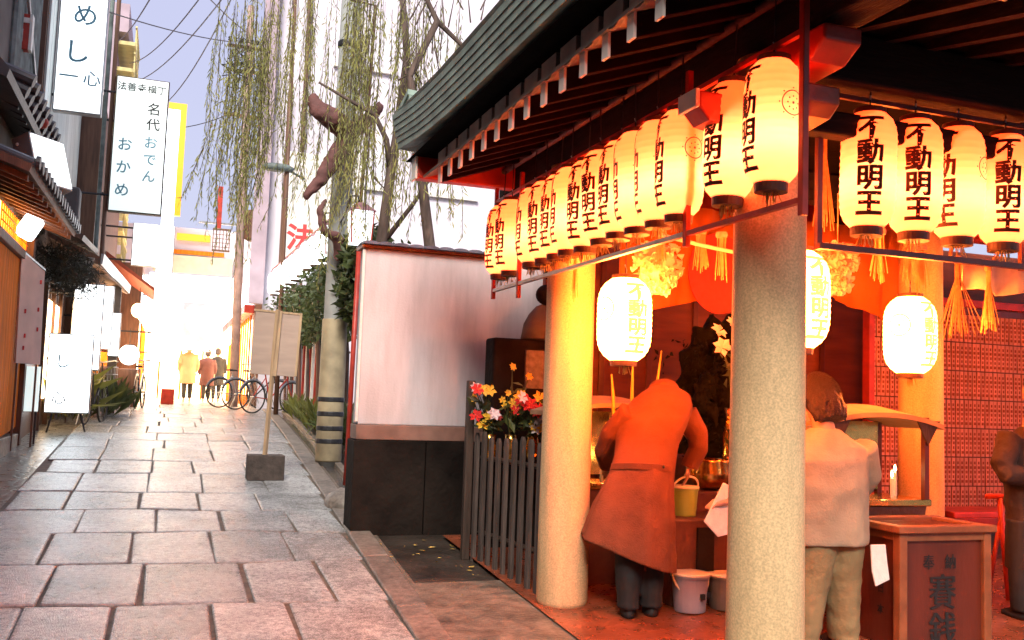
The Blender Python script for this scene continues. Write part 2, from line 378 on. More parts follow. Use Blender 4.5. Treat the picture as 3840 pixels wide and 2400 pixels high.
struct(obj('muddy_corner', sheet(lambda y: kx(y)+.215, 12, [6.35,7,7.6,8.3], -.030), M_earth))
sf = struct(obj('pavilion_floor', sheet(2.25, 9.5, [3.0,4,5,6,7,7.8], .0), mat('wet pavilion floor', (.24,.062,.028), .3, .4, 5, .35, 18, spec=.6)))  # red of the lantern light put into the floor colour
# fallen leaves on the muddy ground
P = []
for i in range(46):
    x = random.uniform(1.6,2.5); yy = random.uniform(6.0,7.9); P.append((x, yy, gz(yy)-.018))
V, F = leaves(np.array(P), .05, .6); V[:,2] = np.clip(V[:,2], 0, 9)
for k in range(len(P)): V[k*5:k*5+5,2] = P[k][2]+.004+(V[k*5:k*5+5,2]-P[k][2])*.25
lo = link('fallen_leaves', fast_mesh('fallen_leaves', V, F, mat('yellow fallen leaf', (.55,.36,.08), .6, .4, 9, 0))); lo['kind'] = 'stuff'; tag(lo, 'small yellow fallen leaves on the dark ground', 'leaves')

# ================================================================== THE PAVILION
PX0, PX1, PY0, PY1 = 2.455, 5.32, 3.54, 5.73
shr = thing('temple_pavilion', 'open temple pavilion with stone pillars and a copper roof', 'pavilion', (3.9,4.6,gz(4.6)))
for (x, y) in ((PX0,PY0),(PX0,PY1),(PX1,PY1),(PX1+.02,PY0)):
    g = gz(y)-.03; prof = [(.150,g),(.164,g+.05),(.163,g+.5),(.158,1.6),(.155,2.6),(.152,3.16)]
    obj('pillar', MB().lathe(prof, (x,y,0), 40), M_pillar, shr, smooth=True)
def beam(name, x0,x1,y0,y1,z0,z1, m, bev=.012, parent=None): return obj(name, MB().bb(x0,x1,y0,y1,z0,z1), m, parent or shr, bevel=bev)
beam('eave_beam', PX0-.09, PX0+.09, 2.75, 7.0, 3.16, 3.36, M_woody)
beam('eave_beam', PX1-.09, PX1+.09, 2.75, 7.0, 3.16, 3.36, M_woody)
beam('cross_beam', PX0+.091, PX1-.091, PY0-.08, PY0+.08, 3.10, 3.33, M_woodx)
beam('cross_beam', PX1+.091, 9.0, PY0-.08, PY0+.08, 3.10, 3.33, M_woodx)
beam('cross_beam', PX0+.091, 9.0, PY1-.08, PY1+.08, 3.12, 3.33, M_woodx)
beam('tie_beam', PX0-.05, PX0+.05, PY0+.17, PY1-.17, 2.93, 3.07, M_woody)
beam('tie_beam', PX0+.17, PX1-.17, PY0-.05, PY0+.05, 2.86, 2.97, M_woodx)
beam('inner_beam', PX0+.3, 9.0, 4.55, 4.67, 3.42, 3.56, M_woodx)
# carved beam noses at the near pillar
def nose(poly, a, b, plane, m, lbl=None): return obj('beam_nose', MB().prism(poly, a, b, plane), m, shr, bevel=.01, label=lbl)
nose([(3.02,3.135),(3.02,3.07),(3.12,3.01),(3.42,2.995),(3.42,3.135)], 2.335, 2.515, 'yz', M_red)
nose([(3.18,2.95),(3.18,2.875),(3.24,2.83),(3.40,2.81),(3.40,2.95)], 2.37, 2.54, 'yz', M_lacqe)
nose([(2.05,2.955),(2.05,2.885),(2.10,2.83),(2.31,2.80),(2.31,2.955)], 3.47, 3.61, 'xz', M_red)
beam('nose_cap', 2.028, 2.049, 3.465, 3.615, 2.88, 2.96, M_white, .004)
beam('bracket_block', 2.32, 2.59, 3.405, 3.675, 2.985, 3.095, M_lacq, .03)
# left eave: rafters with white caps
SL = .36
M_wood2 = mat('shaded boards', (.006,.0045,.004), .95, .4, 5, .2, spec=.05)  # shade under the roof put into a near black colour
M_redd = mat('aged shaded vermilion', (.010,.004,.0035), .95, .4, 7, .15, spec=.05)  # aged paint, with the shade under the eave darkened into it
for i in range(20):
    y = 6.28-.2395*i
    if y < 1.6: break
    w, h = .052, .105; x0, x1 = 1.70, 3.9; zc = 3.145
    P = []
    for x, z in ((x0, zc-h/2), (x1, zc-h/2+SL*(x1-x0))): pass
    P = [(x0,y-w/2,zc-h/2),(x1,y-w/2,zc-h/2+SL*(x1-x0)),(x1,y+w/2,zc-h/2+SL*(x1-x0)),(x0,y+w/2,zc-h/2),
         (x0,y-w/2,zc+h/2),(x1,y-w/2,zc+h/2+SL*(x1-x0)),(x1,y+w/2,zc+h/2+SL*(x1-x0)),(x0,y+w/2,zc+h/2)]
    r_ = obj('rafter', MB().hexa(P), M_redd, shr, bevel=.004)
    obj('rafter_cap', MB().bb(x0-.014, x0-.001, y-w/2-.004, y+w/2+.004, zc-h/2-.004, zc+h/2+.002), M_white, r_)
# front eave rafters (run toward the camera)
for i in range(26):
    x = 2.55+.24*i
    if x > 8.8: break
    w, h = .052, .105; y0, y1 = 2.62, 4.9; zc = 3.20; s2 = .20; P = []
    for y, z in ((y0, zc), (y1, zc+s2*(y1-y0))):
        pass
    P = [(x-w/2,y0,zc-h/2),(x+w/2,y0,zc-h/2),(x+w/2,y1,zc-h/2+s2*(y1-y0)),(x-w/2,y1,zc-h/2+s2*(y1-y0)),
         (x-w/2,y0,zc+h/2),(x+w/2,y0,zc+h/2),(x+w/2,y1,zc+h/2+s2*(y1-y0)),(x-w/2,y1,zc+h/2+s2*(y1-y0))]
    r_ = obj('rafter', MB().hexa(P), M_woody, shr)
    obj('rafter_cap', MB().bb(x-w/2-.004, x+w/2+.004, y0-.014, y0-.001, zc-h/2-.004, zc+h/2+.002), M_yellowm, r_)
# soffit boarding over the rafters (underside of the roof) and the roof body
NB = 9; XE, XR = 1.66, 4.6
def zs(x): return 3.145+.056+SL*(x-1.70)
for i in range(NB):
    a = XE+(XR-XE)*i/NB; b = XE+(XR-XE)*(i+1)/NB-.004
    P = [(a,2.4,zs(a)),(b,2.4,zs(b)),(b,6.62,zs(b)),(a,6.62,zs(a)),(a,2.4,zs(a)+.02),(b,2.4,zs(b)+.02),(b,6.62,zs(b)+.02),(a,6.62,zs(a)+.02)]
    obj('soffit_board', MB().hexa(P), M_soffit if i < 1 else M_wood2, shr)  # outermost board paler: sky light at the edge put into its colour
m = MB()        # scalloped eave board
for i in range(19):
    y1 = 6.28-.2395*i-.026; y0 = y1-.2395+.052
    pts = [(y0, 3.285), (y0, 3.20)]+[(y0+(y1-y0)*k/6, 3.20-.035*math.sin(PI*k/6)+.012) for k in range(1,6)]+[(y1,3.20),(y1,3.285)]
    m.prism(pts, 1.665, 1.685, 'yz')
obj('scalloped_eave_board', m, M_soffit, shr)
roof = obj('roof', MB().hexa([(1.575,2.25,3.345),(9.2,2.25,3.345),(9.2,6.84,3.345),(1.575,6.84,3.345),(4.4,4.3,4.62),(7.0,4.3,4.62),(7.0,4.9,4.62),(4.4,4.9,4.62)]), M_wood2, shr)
def upturn(y): t = max(0,(y-4.9)/2.0); return .085*t**2.4
ys = [2.3,3,4,4.8,5.2,5.6,6.0,6.3,6.55,6.75,6.88]
for k in range(6):                # layered copper shingle edge
    z0, z1 = 3.362+k*.042, 3.362+k*.042+.039; xo = 1.540-.010*k; m = MB(); rings = []
    for y in ys:
        u = upturn(y); t = max(0,(y-6.2)/.7); rings.append([(xo-.02*t, y, z0+u), (1.63, y, z0+u+.02), (1.63, y, z1+u+.02), (xo-.02*t-.004, y, z1+u)])
    m.loft(rings); obj('shingle_layer', m, M_copper, roof)
    m = MB(); rings = []          # the same layers round the back eave
    for x in (xo, 2.2, 4, 6, 9.2): u = .083*max(0,1-(x-xo)/1.6)**2; rings.append([(x,6.882,z0+u),(x,6.50,z0+u+.09),(x,6.50,z1+u+.09),(x,6.886+.002*k,z1+u)])
    obj('shingle_layer', m.loft(rings), M_copper, roof)
m = MB(); rings = []
for y in ys: u = upturn(y); rings.append([(1.50,y,3.616+u),(4.4,min(4.9,max(4.3,y)),4.70),(4.4,min(4.9,max(4.3,y)),4.74),(1.475,y,3.632+u)])
obj('roof_sheet', m.loft(rings), M_copper, roof)
beam('back_purlin', 1.62, 8.5, 6.64, 6.75, 3.19, 3.385, M_red)
beam('purlin_cap', 1.602, 1.619, 6.632, 6.758, 3.183, 3.392, M_white, .004)
obj('eave_purlin', MB().tube([(2.28,3.0,3.31),(2.28,6.9,3.31)], .024, 10), M_wood, shr, smooth=True)
# back wall of the altar and the side screen behind it
beam('altar_wall', 2.95, 8.6, 7.42, 7.50, .3, 3.25, M_wallw)
for i in range(7): beam('wall_batten', 3.0+.45*i, 3.05+.45*i, 7.395, 7.419, .35, 3.1, M_lacq, .004)
# ------------------------------------------------------------------ lantern racks
M_redst = mat('red painted steel', (.40,.03,.015), .4, .25, 14, .06)
rack = thing('lantern_rack', 'red steel hanging rack of the long lantern row along the left eave', 'rack', (2.25,5,2.4))
for y, z0, z1 in ((3.03,2.36,3.36),(3.90,2.36,3.2),(6.16,2.32,3.2),(6.70,2.36,3.2)):
    obj('post', MB().bb(2.235,2.262,y-.016,y+.016,z0,z1), M_redst, rack, bevel=.003)
obj('lower_rail', MB().bb(2.236,2.262,3.05,3.88,2.41,2.432), M_redst, rack)
obj('lower_rail', MB().bb(2.236,2.262,3.92,6.14,2.41,2.432), M_steel, rack)
obj('lower_rail', MB().bb(2.236,2.262,6.18,6.68,2.41,2.432), M_steel, rack)
obj('upper_rail', MB().bb(2.238,2.260,3.05,6.69,3.075,3.097), M_redst, rack)
rack2 = thing('lantern_rack', 'dark rail of the lantern row across the pavilion front', 'rack', (3.6,3.55,2.4))
obj('lower_rail', MB().bb(2.72,5.1,3.537,3.563,2.345,2.372), M_lacq, rack2)
obj('upper_rail', MB().bb(2.72,5.1,3.540,3.560,3.05,3.072), M_lacq, rack2)
for x in (2.74, 3.95, 5.08): obj('post', MB().bb(x-.013,x+.013,3.566,3.59,2.345,3.09), M_lacq, rack2)
# ================================================================== LANTERNS
LH, LR = .50, .117
def lr(z):                                  # barrel profile
    t = min(1, abs(z)/(LH/2)); return LR*(1-.42*t**6.5)*(1-.02*t*t)
def lantern(name, label, cat, group, H, rad, rfun, paper, cap_h, tail, power, text_phi, crest_phi, tsize, twide, ink):
    t = thing(name, label, cat, group=group)
    prof = []; N = 48
    for i in range(N+1):
        z = -H/2+H*i/N; prof.append((rfun(z)+.0018*math.cos(i*2*PI/3), z))
    obj('paper_shade', MB().lathe(prof, n=26, cap=False), paper, t, smooth=True, world=False)
    rt = rfun(H/2)
    obj('top_cap', MB().lathe([(rt*.55,H/2+.028),(rt*1.02,H/2+.022),(rt*1.04,H/2-.006),(rt*.8,H/2-.006)], n=24), M_cap, t, smooth=False, world=False)
    obj('bottom_cap', MB().lathe([(rt*.8,-H/2+.006),(rt*1.04,-H/2+.006),(rt*1.0,-H/2-cap_h),(rt*.6,-H/2-cap_h)], n=24), M_cap, t, world=False)
    obj('hook', MB().tube([(0,0,H/2+.02),(.006,0,H/2+.05),(-.004,0,H/2+.085)], .004, 6), M_steel, t, world=False)
    if power > .5: obj('cord', MB().tube([(0,0,H/2+.02),(.004,0,H/2+.3),(0,0,H/2+.70)], .004, 5), M_iron, t, world=False)
    o = link('lettering', wrap_mesh('lettering', column('不動明王', tsize, .037, .98, twide), rfun, text_phi, ink), t, world=False)
    # wheel crest
    V = []; F = []
    def ring(r0, r1, k=36):
        b = len(V)
        for i in range(k): a = 2*PI*i/k; V.extend([(r0*math.cos(a), r0*math.sin(a)), (r1*math.cos(a), r1*math.sin(a))])
        F.extend([(b+2*i, b+2*i+1, b+(2*i+3)%(2*k), b+(2*i+2)%(2*k)) for i in range(k)])
    def dot(x, y, r, k=8):
        b = len(V); V.extend([(x+r*math.cos(2*PI*i/k), y+r*math.sin(2*PI*i/k)) for i in range(k)]); F.append(tuple(range(b,b+k)))
    q = rad/.117
    ring(.047*q,.052*q); dot(0,0,.006*q); 
    for i in range(8): a = PI/4*i; dot(.026*q*math.cos(a), .026*q*math.sin(a), .0038*q); dot(.060*q*math.cos(a), .060*q*math.sin(a), .0035*q)
    link('crest', wrap_mesh('crest', (V,F), rfun, crest_phi, ink, z0=H*.11, edge=.03), t, world=False)
    if tail:
        m = MB()
        for i in range(14):
            a = random.uniform(0,2*PI); r_ = rt*.6*random.random()**.5; x, y = r_*math.cos(a), r_*math.sin(a); L = tail*random.uniform(.7,1.05)
            m.tube([(x*.7,y*.7,-H/2-cap_h+.004),(x+random.uniform(-.012,.012),y+random.uniform(-.012,.012),-H/2-cap_h-L)], .0028, 3)
        obj('tassel', m, M_straw, t, world=False)
    if power:
        l = bpy.data.lights.new('bulb','POINT'); l.energy = power; l.color = (1,.72,.50); l.shadow_soft_size = .022
        lo = bpy.data.objects.new('bulb', l); COL.objects.link(lo); lo.parent = t; lo.location = (0,0,-.07)
    return t
ordn = ['nearest','second','third','fourth','fifth','sixth','seventh','eighth','ninth','tenth','eleventh','twelfth','thirteenth','fourteenth']
GA = 'paper lanterns hung along the left eave'
leftY = [3.235,3.545,3.985,4.20,4.415,4.63,4.845,5.06,5.275,5.49,5.70,5.915,6.33,6.56]
L0 = lantern('paper_lantern', '', 'lantern', GA, LH, LR, lr, G_lant, .036, .05, .95, PI, -PI*.44, .112, 1.02, M_ink)
for i, y in enumerate(leftY):
    place = {0:'nearest lantern of the left eave row, beside the near stone pillar', 1:'second lantern of the left eave row, just behind the nearest one',
             2:'third lantern of the left eave row, first beyond the second red post', 12:'thirteenth lantern of the left eave row, beyond the far red post', 13:'farthest lantern at the very end of the left eave row'}
    lb = place.get(i, '%s lantern counted from the near end of the left eave row' % ordn[i])
    if i == 0: L0.location = (2.25,y,2.775); L0.rotation_euler = (R(1.2),0,R(-4)); L0['label'] = lb
    else:
        c = copy_tree(L0, (2.25+random.uniform(-.008,.008),y+random.uniform(-.01,.01),2.777+random.uniform(-.008,.008)), R({1:14,3:-20,4:-16,6:22,7:18,9:10,10:16,12:18,13:14}.get(i, random.uniform(-8,8))), lb)
        c.rotation_euler[0] = R(random.uniform(-2,2)); c.rotation_euler[1] = R(random.uniform(-2,2))
GB = 'paper lanterns hung across the pavilion front'
for i, (x, rz) in enumerate(((2.985,54),(3.255,56),(3.525,16),(3.80,52),(4.08,50),(4.36,60),(4.64,52))):
    lb = ['lantern of the front row nearest to the near pillar','second lantern of the front row right of the near pillar','third lantern of the front row, turned so that its crest shows','fourth lantern of the front row, cut by the right picture edge'][i] if i < 4 else '%s lantern of the front row counted from the near pillar' % ordn[i]
    c = copy_tree(L0, (x,3.55+random.uniform(-.01,.01),2.73+random.uniform(-.006,.006)), R(rz), lb, 1.06); c['group'] = GB
    c.rotation_euler[0] = R(random.uniform(-1.5,1.5))
# the three squat, brighter lanterns under the roof
H2, R2 = .48, .158
def lr2(z): t = min(1, abs(z)/(H2/2)); return R2*(1-.50*t**5)*(1-.02*t*t)
B0 = lantern('bright_lantern', 'glowing squat lantern beside the rear left pillar above the stooping person', 'lantern', 'bright lanterns under the pavilion roof', H2, R2, lr2, G_lantw, .03, .05, 2.0, -PI*.5, -PI*.93, .105, 1.25, G_ink)
B0.location = (2.50,5.03,2.11); B0.rotation_euler = (0,0,R(4))
copy_tree(B0, (2.925,3.98,2.165), R(10), 'glowing squat lantern half hidden behind the near pillar')
copy_tree(B0, (6.30,4.83,2.115), R(-10), 'added glowing squat lantern out of view at the far right under the roof')  # lantern out of view, added to light the name strips
copy_tree(B0, (4.40,4.83,2.115), R(12), 'glowing squat lantern in front of the rear right pillar')
# ------------------------------------------------------------------ hanging straw and paper
def straw_bundle(x, y, z1, z0, w0, w1, n, label, m=M_straw, thick=.0032):
    b = MB()
    for i in range(n):
        a = random.uniform(0,2*PI); q = random.random()**.6; L = random.uniform(.78,1.04)
        b.tube([(x+w0*q*math.cos(a), y+w0*q*math.sin(a), z1), (x+w0*.9*q*math.cos(a), y+w0*.9*q*math.sin(a), z1-(z1-z0)*.3), (x+w1*q*math.cos(a), y+w1*q*math.sin(a), z1-(z1-z0)*L)], thick, 3)
    t = thing('straw_bundle', label, 'straw', (x,y,z0), group='straw bundles hung under the lanterns')
    obj('strands', b, m, t); obj('binding', MB().lathe([(w0*1.05,z1-.03),(w0*1.15,z1-.015),(w0*1.05,z1)], (x,y,0), 10), M_lathe, t)
    return t
straw_bundle(2.99,3.86,3.02,2.50,.012,.055,26,'tall straw bundle right of the near pillar')
straw_bundle(3.62,4.2,2.62,2.33,.03,.06,26,'straw bundle under the front row, above the stooping man')
straw_bundle(3.86,4.25,2.62,2.34,.03,.06,24,'straw bundle above the bright lantern on the right')
straw_bundle(4.18,4.5,2.62,2.34,.03,.05,22,'straw bundle left of the rear right pillar')
straw_bundle(4.46,4.5,2.58,2.10,.02,.13,34,'flaring straw bundle right of the rear right pillar')
straw_bundle(4.80,4.6,2.56,2.14,.02,.08,26,'straw bundle over the name strips at the right edge')
straw_bundle(2.36,5.45,2.55,2.25,.012,.022,12,'thin straw bundle in front of the rear left pillar')
straw_bundle(2.80,4.7,2.62,2.38,.03,.05,26,'straw bundle just left of the red emblem')
straw_bundle(2.95,4.72,2.62,2.34,.03,.04,20,'straw bundle in front of the red emblem')
straw_bundle(2.58,4.75,2.60,2.40,.025,.04,16,'short straw bundle between the rear left pillar and the paper garland')
def garland(x, y, z, w, h, label, n=150):
    t = thing('paper_garland', label, 'garland', (x,y,z-h), group='cream paper garlands'); m = MB()
    for i in range(n):
        a = random.uniform(0,2*PI); k = random.random(); rr = w*(math.sin(PI*min(1,.25+k*.62)))*random.uniform(.75,1)
        p = Vector((x+rr*math.cos(a), y+rr*math.sin(a), z-h*k)); d = Vector((math.cos(a),math.sin(a),random.uniform(-.9,-.1))).normalized()
        m.tube([p-d*.02, p+d*.018], [.006,.021], 6, cap=False)
    obj('paper_cups', m, M_paper, t)
    obj('core', MB().lathe([(w*.4,-h),(w*.72,-h*.6),(w*.7,-h*.3),(w*.3,0)], (x,y,z), 16), M_paper, t)
    obj('cord', MB().tube([(x,y,z-.02),(x,y,2.9)], .004, 5), M_straw, t)
garland(2.80,5.2,2.60,.15,.30,'round cream paper garland beside the bright left lantern')
garland(3.66,4.6,2.60,.11,.30,'cream paper garland right of the near pillar')
bp = obj('bamboo_pole', MB().tube([(2.50,4.62,2.55),(2.75,4.6,2.51),(3.0,4.6,2.485),(3.3,4.6,2.47)], .011, 8), M_creamp, smooth=True); tag(bp, 'pale bamboo pole crossing in front of the red emblem', 'pole')
# cream cloth at the right
m = MB(); rings = []
for i in range(15):
    x = 4.80+i*.06; rings.append([(x,4.8+.03*math.sin(i*1.4),2.64),(x,4.81+.03*math.sin(i*1.4),2.64),(x+.01,4.81+.04*math.sin(i*1.4+.4),2.43+.015*math.sin(i*.9)),(x+.01,4.80+.04*math.sin(i*1.4+.4),2.43+.015*math.sin(i*.9))])
o = obj('short_curtain', m.loft(rings), M_paper, smooth=True); tag(o, 'short cream cloth hung at the right edge above the name strips', 'curtain')
# ================================================================== INSIDE THE PAVILION
# draped curtain with a red emblem
def curtain_edge(x):                        # lower edge: low at the sides, gathered high in the middle
    t = (x-4.35)/1.45; return 2.62-.40*min(1, abs(t))**.8
cur = thing('altar_curtain', 'orange curtain drawn up in the middle over the altar', 'curtain', (4.3,6.0,2.2))
m = MB(); rings = []
for i in range(61):
    x = 2.95+i*.047; zb = curtain_edge(x); k = abs(x-4.35)/1.45; a = .018*math.sin(x*17)+.012*math.sin(x*41); 
    rings.append([(x,6.0+a,3.05),(x,6.012+a,3.05),(x,6.012+a*1.7+.02,zb),(x,6.0+a*1.7+.02,zb)])
obj('cloth', m.loft(rings), M_curt, cur, smooth=True)
m = MB(); c = (3.70,2.58); poly = [(c[0]+.25*math.cos(2*PI*i/40), c[1]+.29*math.sin(2*PI*i/40)) for i in range(40)]
obj('red_emblem', m.prism(poly, 5.945, 5.953, 'xz'), M_redcl, cur)
# stone altar in two steps
alt = thing('stone_altar', 'stepped stone altar under the mossy statue', 'altar', (4.1,6.2,gz(6)))
M_alt = mat('altar stone', (.11,.034,.018), .5, .45, 5, .4, 30)  # stone tinted with the red of the lantern light
obj('lower_step', MB().bb(3.12,5.1,5.52,5.90,.33,.90), M_alt, alt, bevel=.02)
obj('upper_step', MB().bb(3.2,5.1,5.87,6.9,.34,1.04), M_alt, alt, bevel=.02)
obj('plinth', MB().bb(3.72,4.55,6.12,6.75,1.03,1.24), M_alt, alt, bevel=.03)
obj('front_slab', MB().bb(3.30,3.42,5.498,5.519,.36,.84), M_dstone, alt)
# ---- generic figure builder: overlapping lofts fused into one skin
def ell(c, rx, ry, n=18, tilt=None, yaw=0.):
    q = Matrix.Rotation(yaw, 3, 'Z')
    if tilt is not None: q = q @ Euler(tilt).to_matrix()
    return [Vector(c)+q @ Vector((rx*math.cos(2*PI*k/n), ry*math.sin(2*PI*k/n), 0)) for k in range(n)]
def fused(name, mb, mat_, parent, voxel=.016, smooth=6, fac=.5, label=None, disp=0.):
    o = obj(name, mb, mat_, parent, smooth=True, label=label)
    rm = o.modifiers.new('fuse','REMESH'); rm.mode = 'VOXEL'; rm.voxel_size = voxel; rm.use_smooth_shade = True
    if smooth: s = o.modifiers.new('smooth','SMOOTH'); s.iterations = smooth; s.factor = fac
    if disp:
        tx = bpy.data.textures.new(name+' folds','CLOUDS'); tx.noise_scale = .11; d = o.modifiers.new('folds','DISPLACE'); d.texture = tx; d.strength = disp; d.mid_level = .5; d.texture_coords = 'GLOBAL'
    return o
# mossy guardian statue with flame-shaped back
st = thing('mossy_statue', 'dark moss covered guardian statue on the altar behind the near pillar', 'statue', (4.12,6.42,1.24))
m = MB(); sx, sy = 4.12, 6.42
m.loft([ell((sx,sy,1.22),.26,.2), ell((sx,sy,1.4),.25,.19), ell((sx,sy,1.6),.20,.15), ell((sx,sy,1.78),.22,.15), ell((sx,sy,1.9),.20,.13), ell((sx,sy-.02,1.97),.08,.08), ell((sx,sy-.03,2.03),.09,.09), ell((sx,sy-.03,2.12),.10,.10), ell((sx,sy-.03,2.2),.06,.06), ell((sx,sy-.03,2.24),.02,.02)])
m.tube([(sx-.2,sy,1.86),(sx-.31,sy-.05,1.66),(sx-.24,sy-.16,1.55)], [.075,.07,.05], 10)
m.tube([(sx+.2,sy,1.86),(sx+.31,sy-.05,1.66),(sx+.22,sy-.16,1.58)], [.075,.07,.05], 10)
m.tube([(sx-.24,sy-.17,1.45),(sx-.26,sy-.18,2.05)], [.02,.016], 8)
fl = []
for k in range(17):
    a = PI*k/16; rr = 1+.16*(k%2); fl.append((sx+.36*math.cos(a)*rr, 1.62+.66*math.sin(a)*rr))
m.prism([(sx-.36,1.25)]+fl[::-1]+[(sx+.36,1.25)], sy+.13, sy+.22, 'xz')
fused('moss_figure', m, M_moss, st, .02, 3, disp=.05)
V, F = leaves(np.stack([rng.normal(sx-.15,.2,700), rng.normal(sy-.14,.07,700), rng.uniform(1.25,2.15,700)],1), .05, .5, .4)
link('moss_tufts', fast_mesh('moss_tufts', V, F, M_moss), st)['kind'] = 'stuff'
# flowers: helper gives stems, leaves and blossoms as parts of one bouquet
M_petw = mat('white petal', (.82,.72,.74), .6, .08, 12, 0); M_petr = mat('red petal', (.62,.03,.025), .6, .2, 12, 0); M_pety = mat('yellow petal', (.85,.55,.05), .6, .2, 12, 0)
def blossom(mb, p, r, d=None):
    d = Vector(d or (random.uniform(-.5,.5), -1, random.uniform(.1,.8))).normalized(); u = d.orthogonal().normalized(); w = d.cross(u)
    for k in range(6):
        a = 2*PI*k/6+random.uniform(-.2,.2); e = u*math.cos(a)+w*math.sin(a); q = d.cross(e); P0 = Vector(p)
        mb.add([P0, P0+e*r*.6+q*r*.32+d*r*.35, P0+e*r*1.05+d*r*.25, P0+e*r*.6-q*r*.32+d*r*.35], [(0,1,2,3)])
    mb.ball(p, r*.22, 6, 4)
def bouquet(name, label, cat, base, tops, cols, r, vase=None, leafmat=None, leafn=40, group=None):
    t = thing(name, label, cat, base, group=group); ms = MB(); pts = []; B = Vector(base)
    for p in tops:
        p = Vector(p); mid = (B+p)/2+Vector((random.uniform(-.03,.03),0,.03)); ms.tube([B+Vector((0,0,.02)), mid, p], .004, 5); pts += [tuple(B.lerp(p, q)) for q in (.5,.65,.8)]
    obj('stems', ms, M_leafd, t)
    for c in sorted(set(id(x) for x in cols)):
        mb = MB(); mm = None
        for p, cc in zip(tops, cols):
            if id(cc) == c: blossom(mb, p, r*random.uniform(.8,1.2)); mm = cc
        obj('blossoms', mb, mm, t)
    V, F = leaves(np.array(pts*max(1,leafn//max(1,len(pts)))), .09, .4, -.2); link('leaves', fast_mesh('leaves', V, F, leafmat or M_leafd), t)
    if vase: obj('vase', MB().lathe([(.035,0),(.05,.03),(.055,.1),(.04,.16),(.045,.2),(.038,.2)], (base[0],base[1],base[2]-.12), 16), vase, t, smooth=True)
    return t
bouquet('lily_bouquet', 'white lilies standing in front of the dark statue', 'flowers', (3.86,6.0,1.62), [(3.72,5.98,2.16),(3.82,5.96,2.22),(3.90,5.97,2.20),(3.88,5.96,2.08),(3.75,5.97,2.05),(3.93,5.95,1.99)], [M_petw]*6, .062, leafn=30)
obj('vase', MB().lathe([(.05,0),(.07,.1),(.06,.4),(.04,.5),(.06,.58),(.05,.58)], (3.86,6.0,1.04), 16), M_gold, bpy.data.objects['lily_bouquet'], smooth=True)
bouquet('chrysanthemums', 'yellow chrysanthemums in a bronze vase right of the statue foot', 'flowers', (3.82,5.94,1.2), [(3.85+.09*random.uniform(-1,1),5.9,1.42+.16*random.random()) for i in range(9)], [M_pety]*9, .045, M_gold, M_leafy, 30)
for i, (x, z, lx) in enumerate(((3.03,1.98,0),(3.18,2.0,.07),(2.9,1.82,-.03))):
    t = thing('altar_stalk', ['upright yellow stalk behind the stooping back','tilted yellow stalk leaning toward the statue','short yellow stalk beside the bright left lantern'][i], 'stalk', (x,5.95,1.4), group='yellow stalks')
    obj('stem', MB().tube([(x,5.95,1.30),(x+lx*.4,5.95,1.66),(x+lx,5.95,z)], [.010,.012,.004], 6), M_pety, t, smooth=True)
    obj('cup', MB().lathe([(.03,1.24),(.045,1.27),(.04,1.38),(.032,1.38)], (x,5.95,0), 12), M_gold, t, smooth=True)
    V, F = leaves(np.array([(x+random.uniform(-.03,.03),5.95,1.38+random.random()*.12) for _ in range(14)]), .08, .35, -.5); link('leaves', fast_mesh('leaves', V, F, M_pety), t)
# brass bowl, buckets
t = thing('brass_bowl', 'round brass bowl on the altar step left of the near pillar', 'bowl', (3.66,5.98,1.04))
obj('bowl', MB().lathe([(.05,1.045),(.10,1.06),(.135,1.11),(.142,1.17),(.125,1.235),(.135,1.262),(.12,1.255),(.11,1.2),(.02,1.1)], (3.66,5.96,0), 36), M_gold, t, smooth=True)
def bucket(name, label, c, r, h, m, rim, hand, grp=None, marks=False):
    t = thing(name, label, 'bucket', c, group=grp); x, y, z = c
    obj('body', MB().lathe([(r*.80,0),(r*.84,.004),(r,h),(r*1.05,h),(r*1.06,h-.02),(r*.99,h-.022),(r*.96,h-.002),(r*.80,.02)], c, 32), m, t, smooth=False, bevel=0)
    obj('rim', MB().lathe([(r*1.03,h-.012),(r*1.085,h-.008),(r*1.085,h+.004),(r*1.0,h+.006)], c, 32), rim, t, smooth=True)
    pts = [(x+r*1.08*math.cos(a), y-r*.55*math.sin(a), z+h-.01-r*hand*math.sin(a)) for a in [PI*k/14 for k in range(15)]]
    obj('handle', MB().tube(pts, .007, 8), rim, t, smooth=True)
    if marks:
        for a in (-1.35,-.5): obj('sticker', MB().box((x+r*.93*math.cos(a), y+r*.93*math.sin(a), z+h*.45), (.03,.03,.035)), M_inkb, t)
bucket('green_bucket', 'small green plastic bucket with a cream handle on the altar step', (3.29,5.66,.90), .088, .19, M_green, M_creamp, -.9)
bucket('grey_bucket', 'grey plastic bucket with its handle hanging down on the floor', (3.20,5.42,gz(5.42)), .118, .235, M_greyp, M_creamp, 1.05, marks=True)
bucket('metal_tub', 'dark metal tub half hidden between the bucket and the near pillar', (3.50,5.44,gz(5.44)), .15, .22, mat('dull tin',(.26,.24,.20),.45,.25,8,.1,metal=.4), M_creamp, -.1)
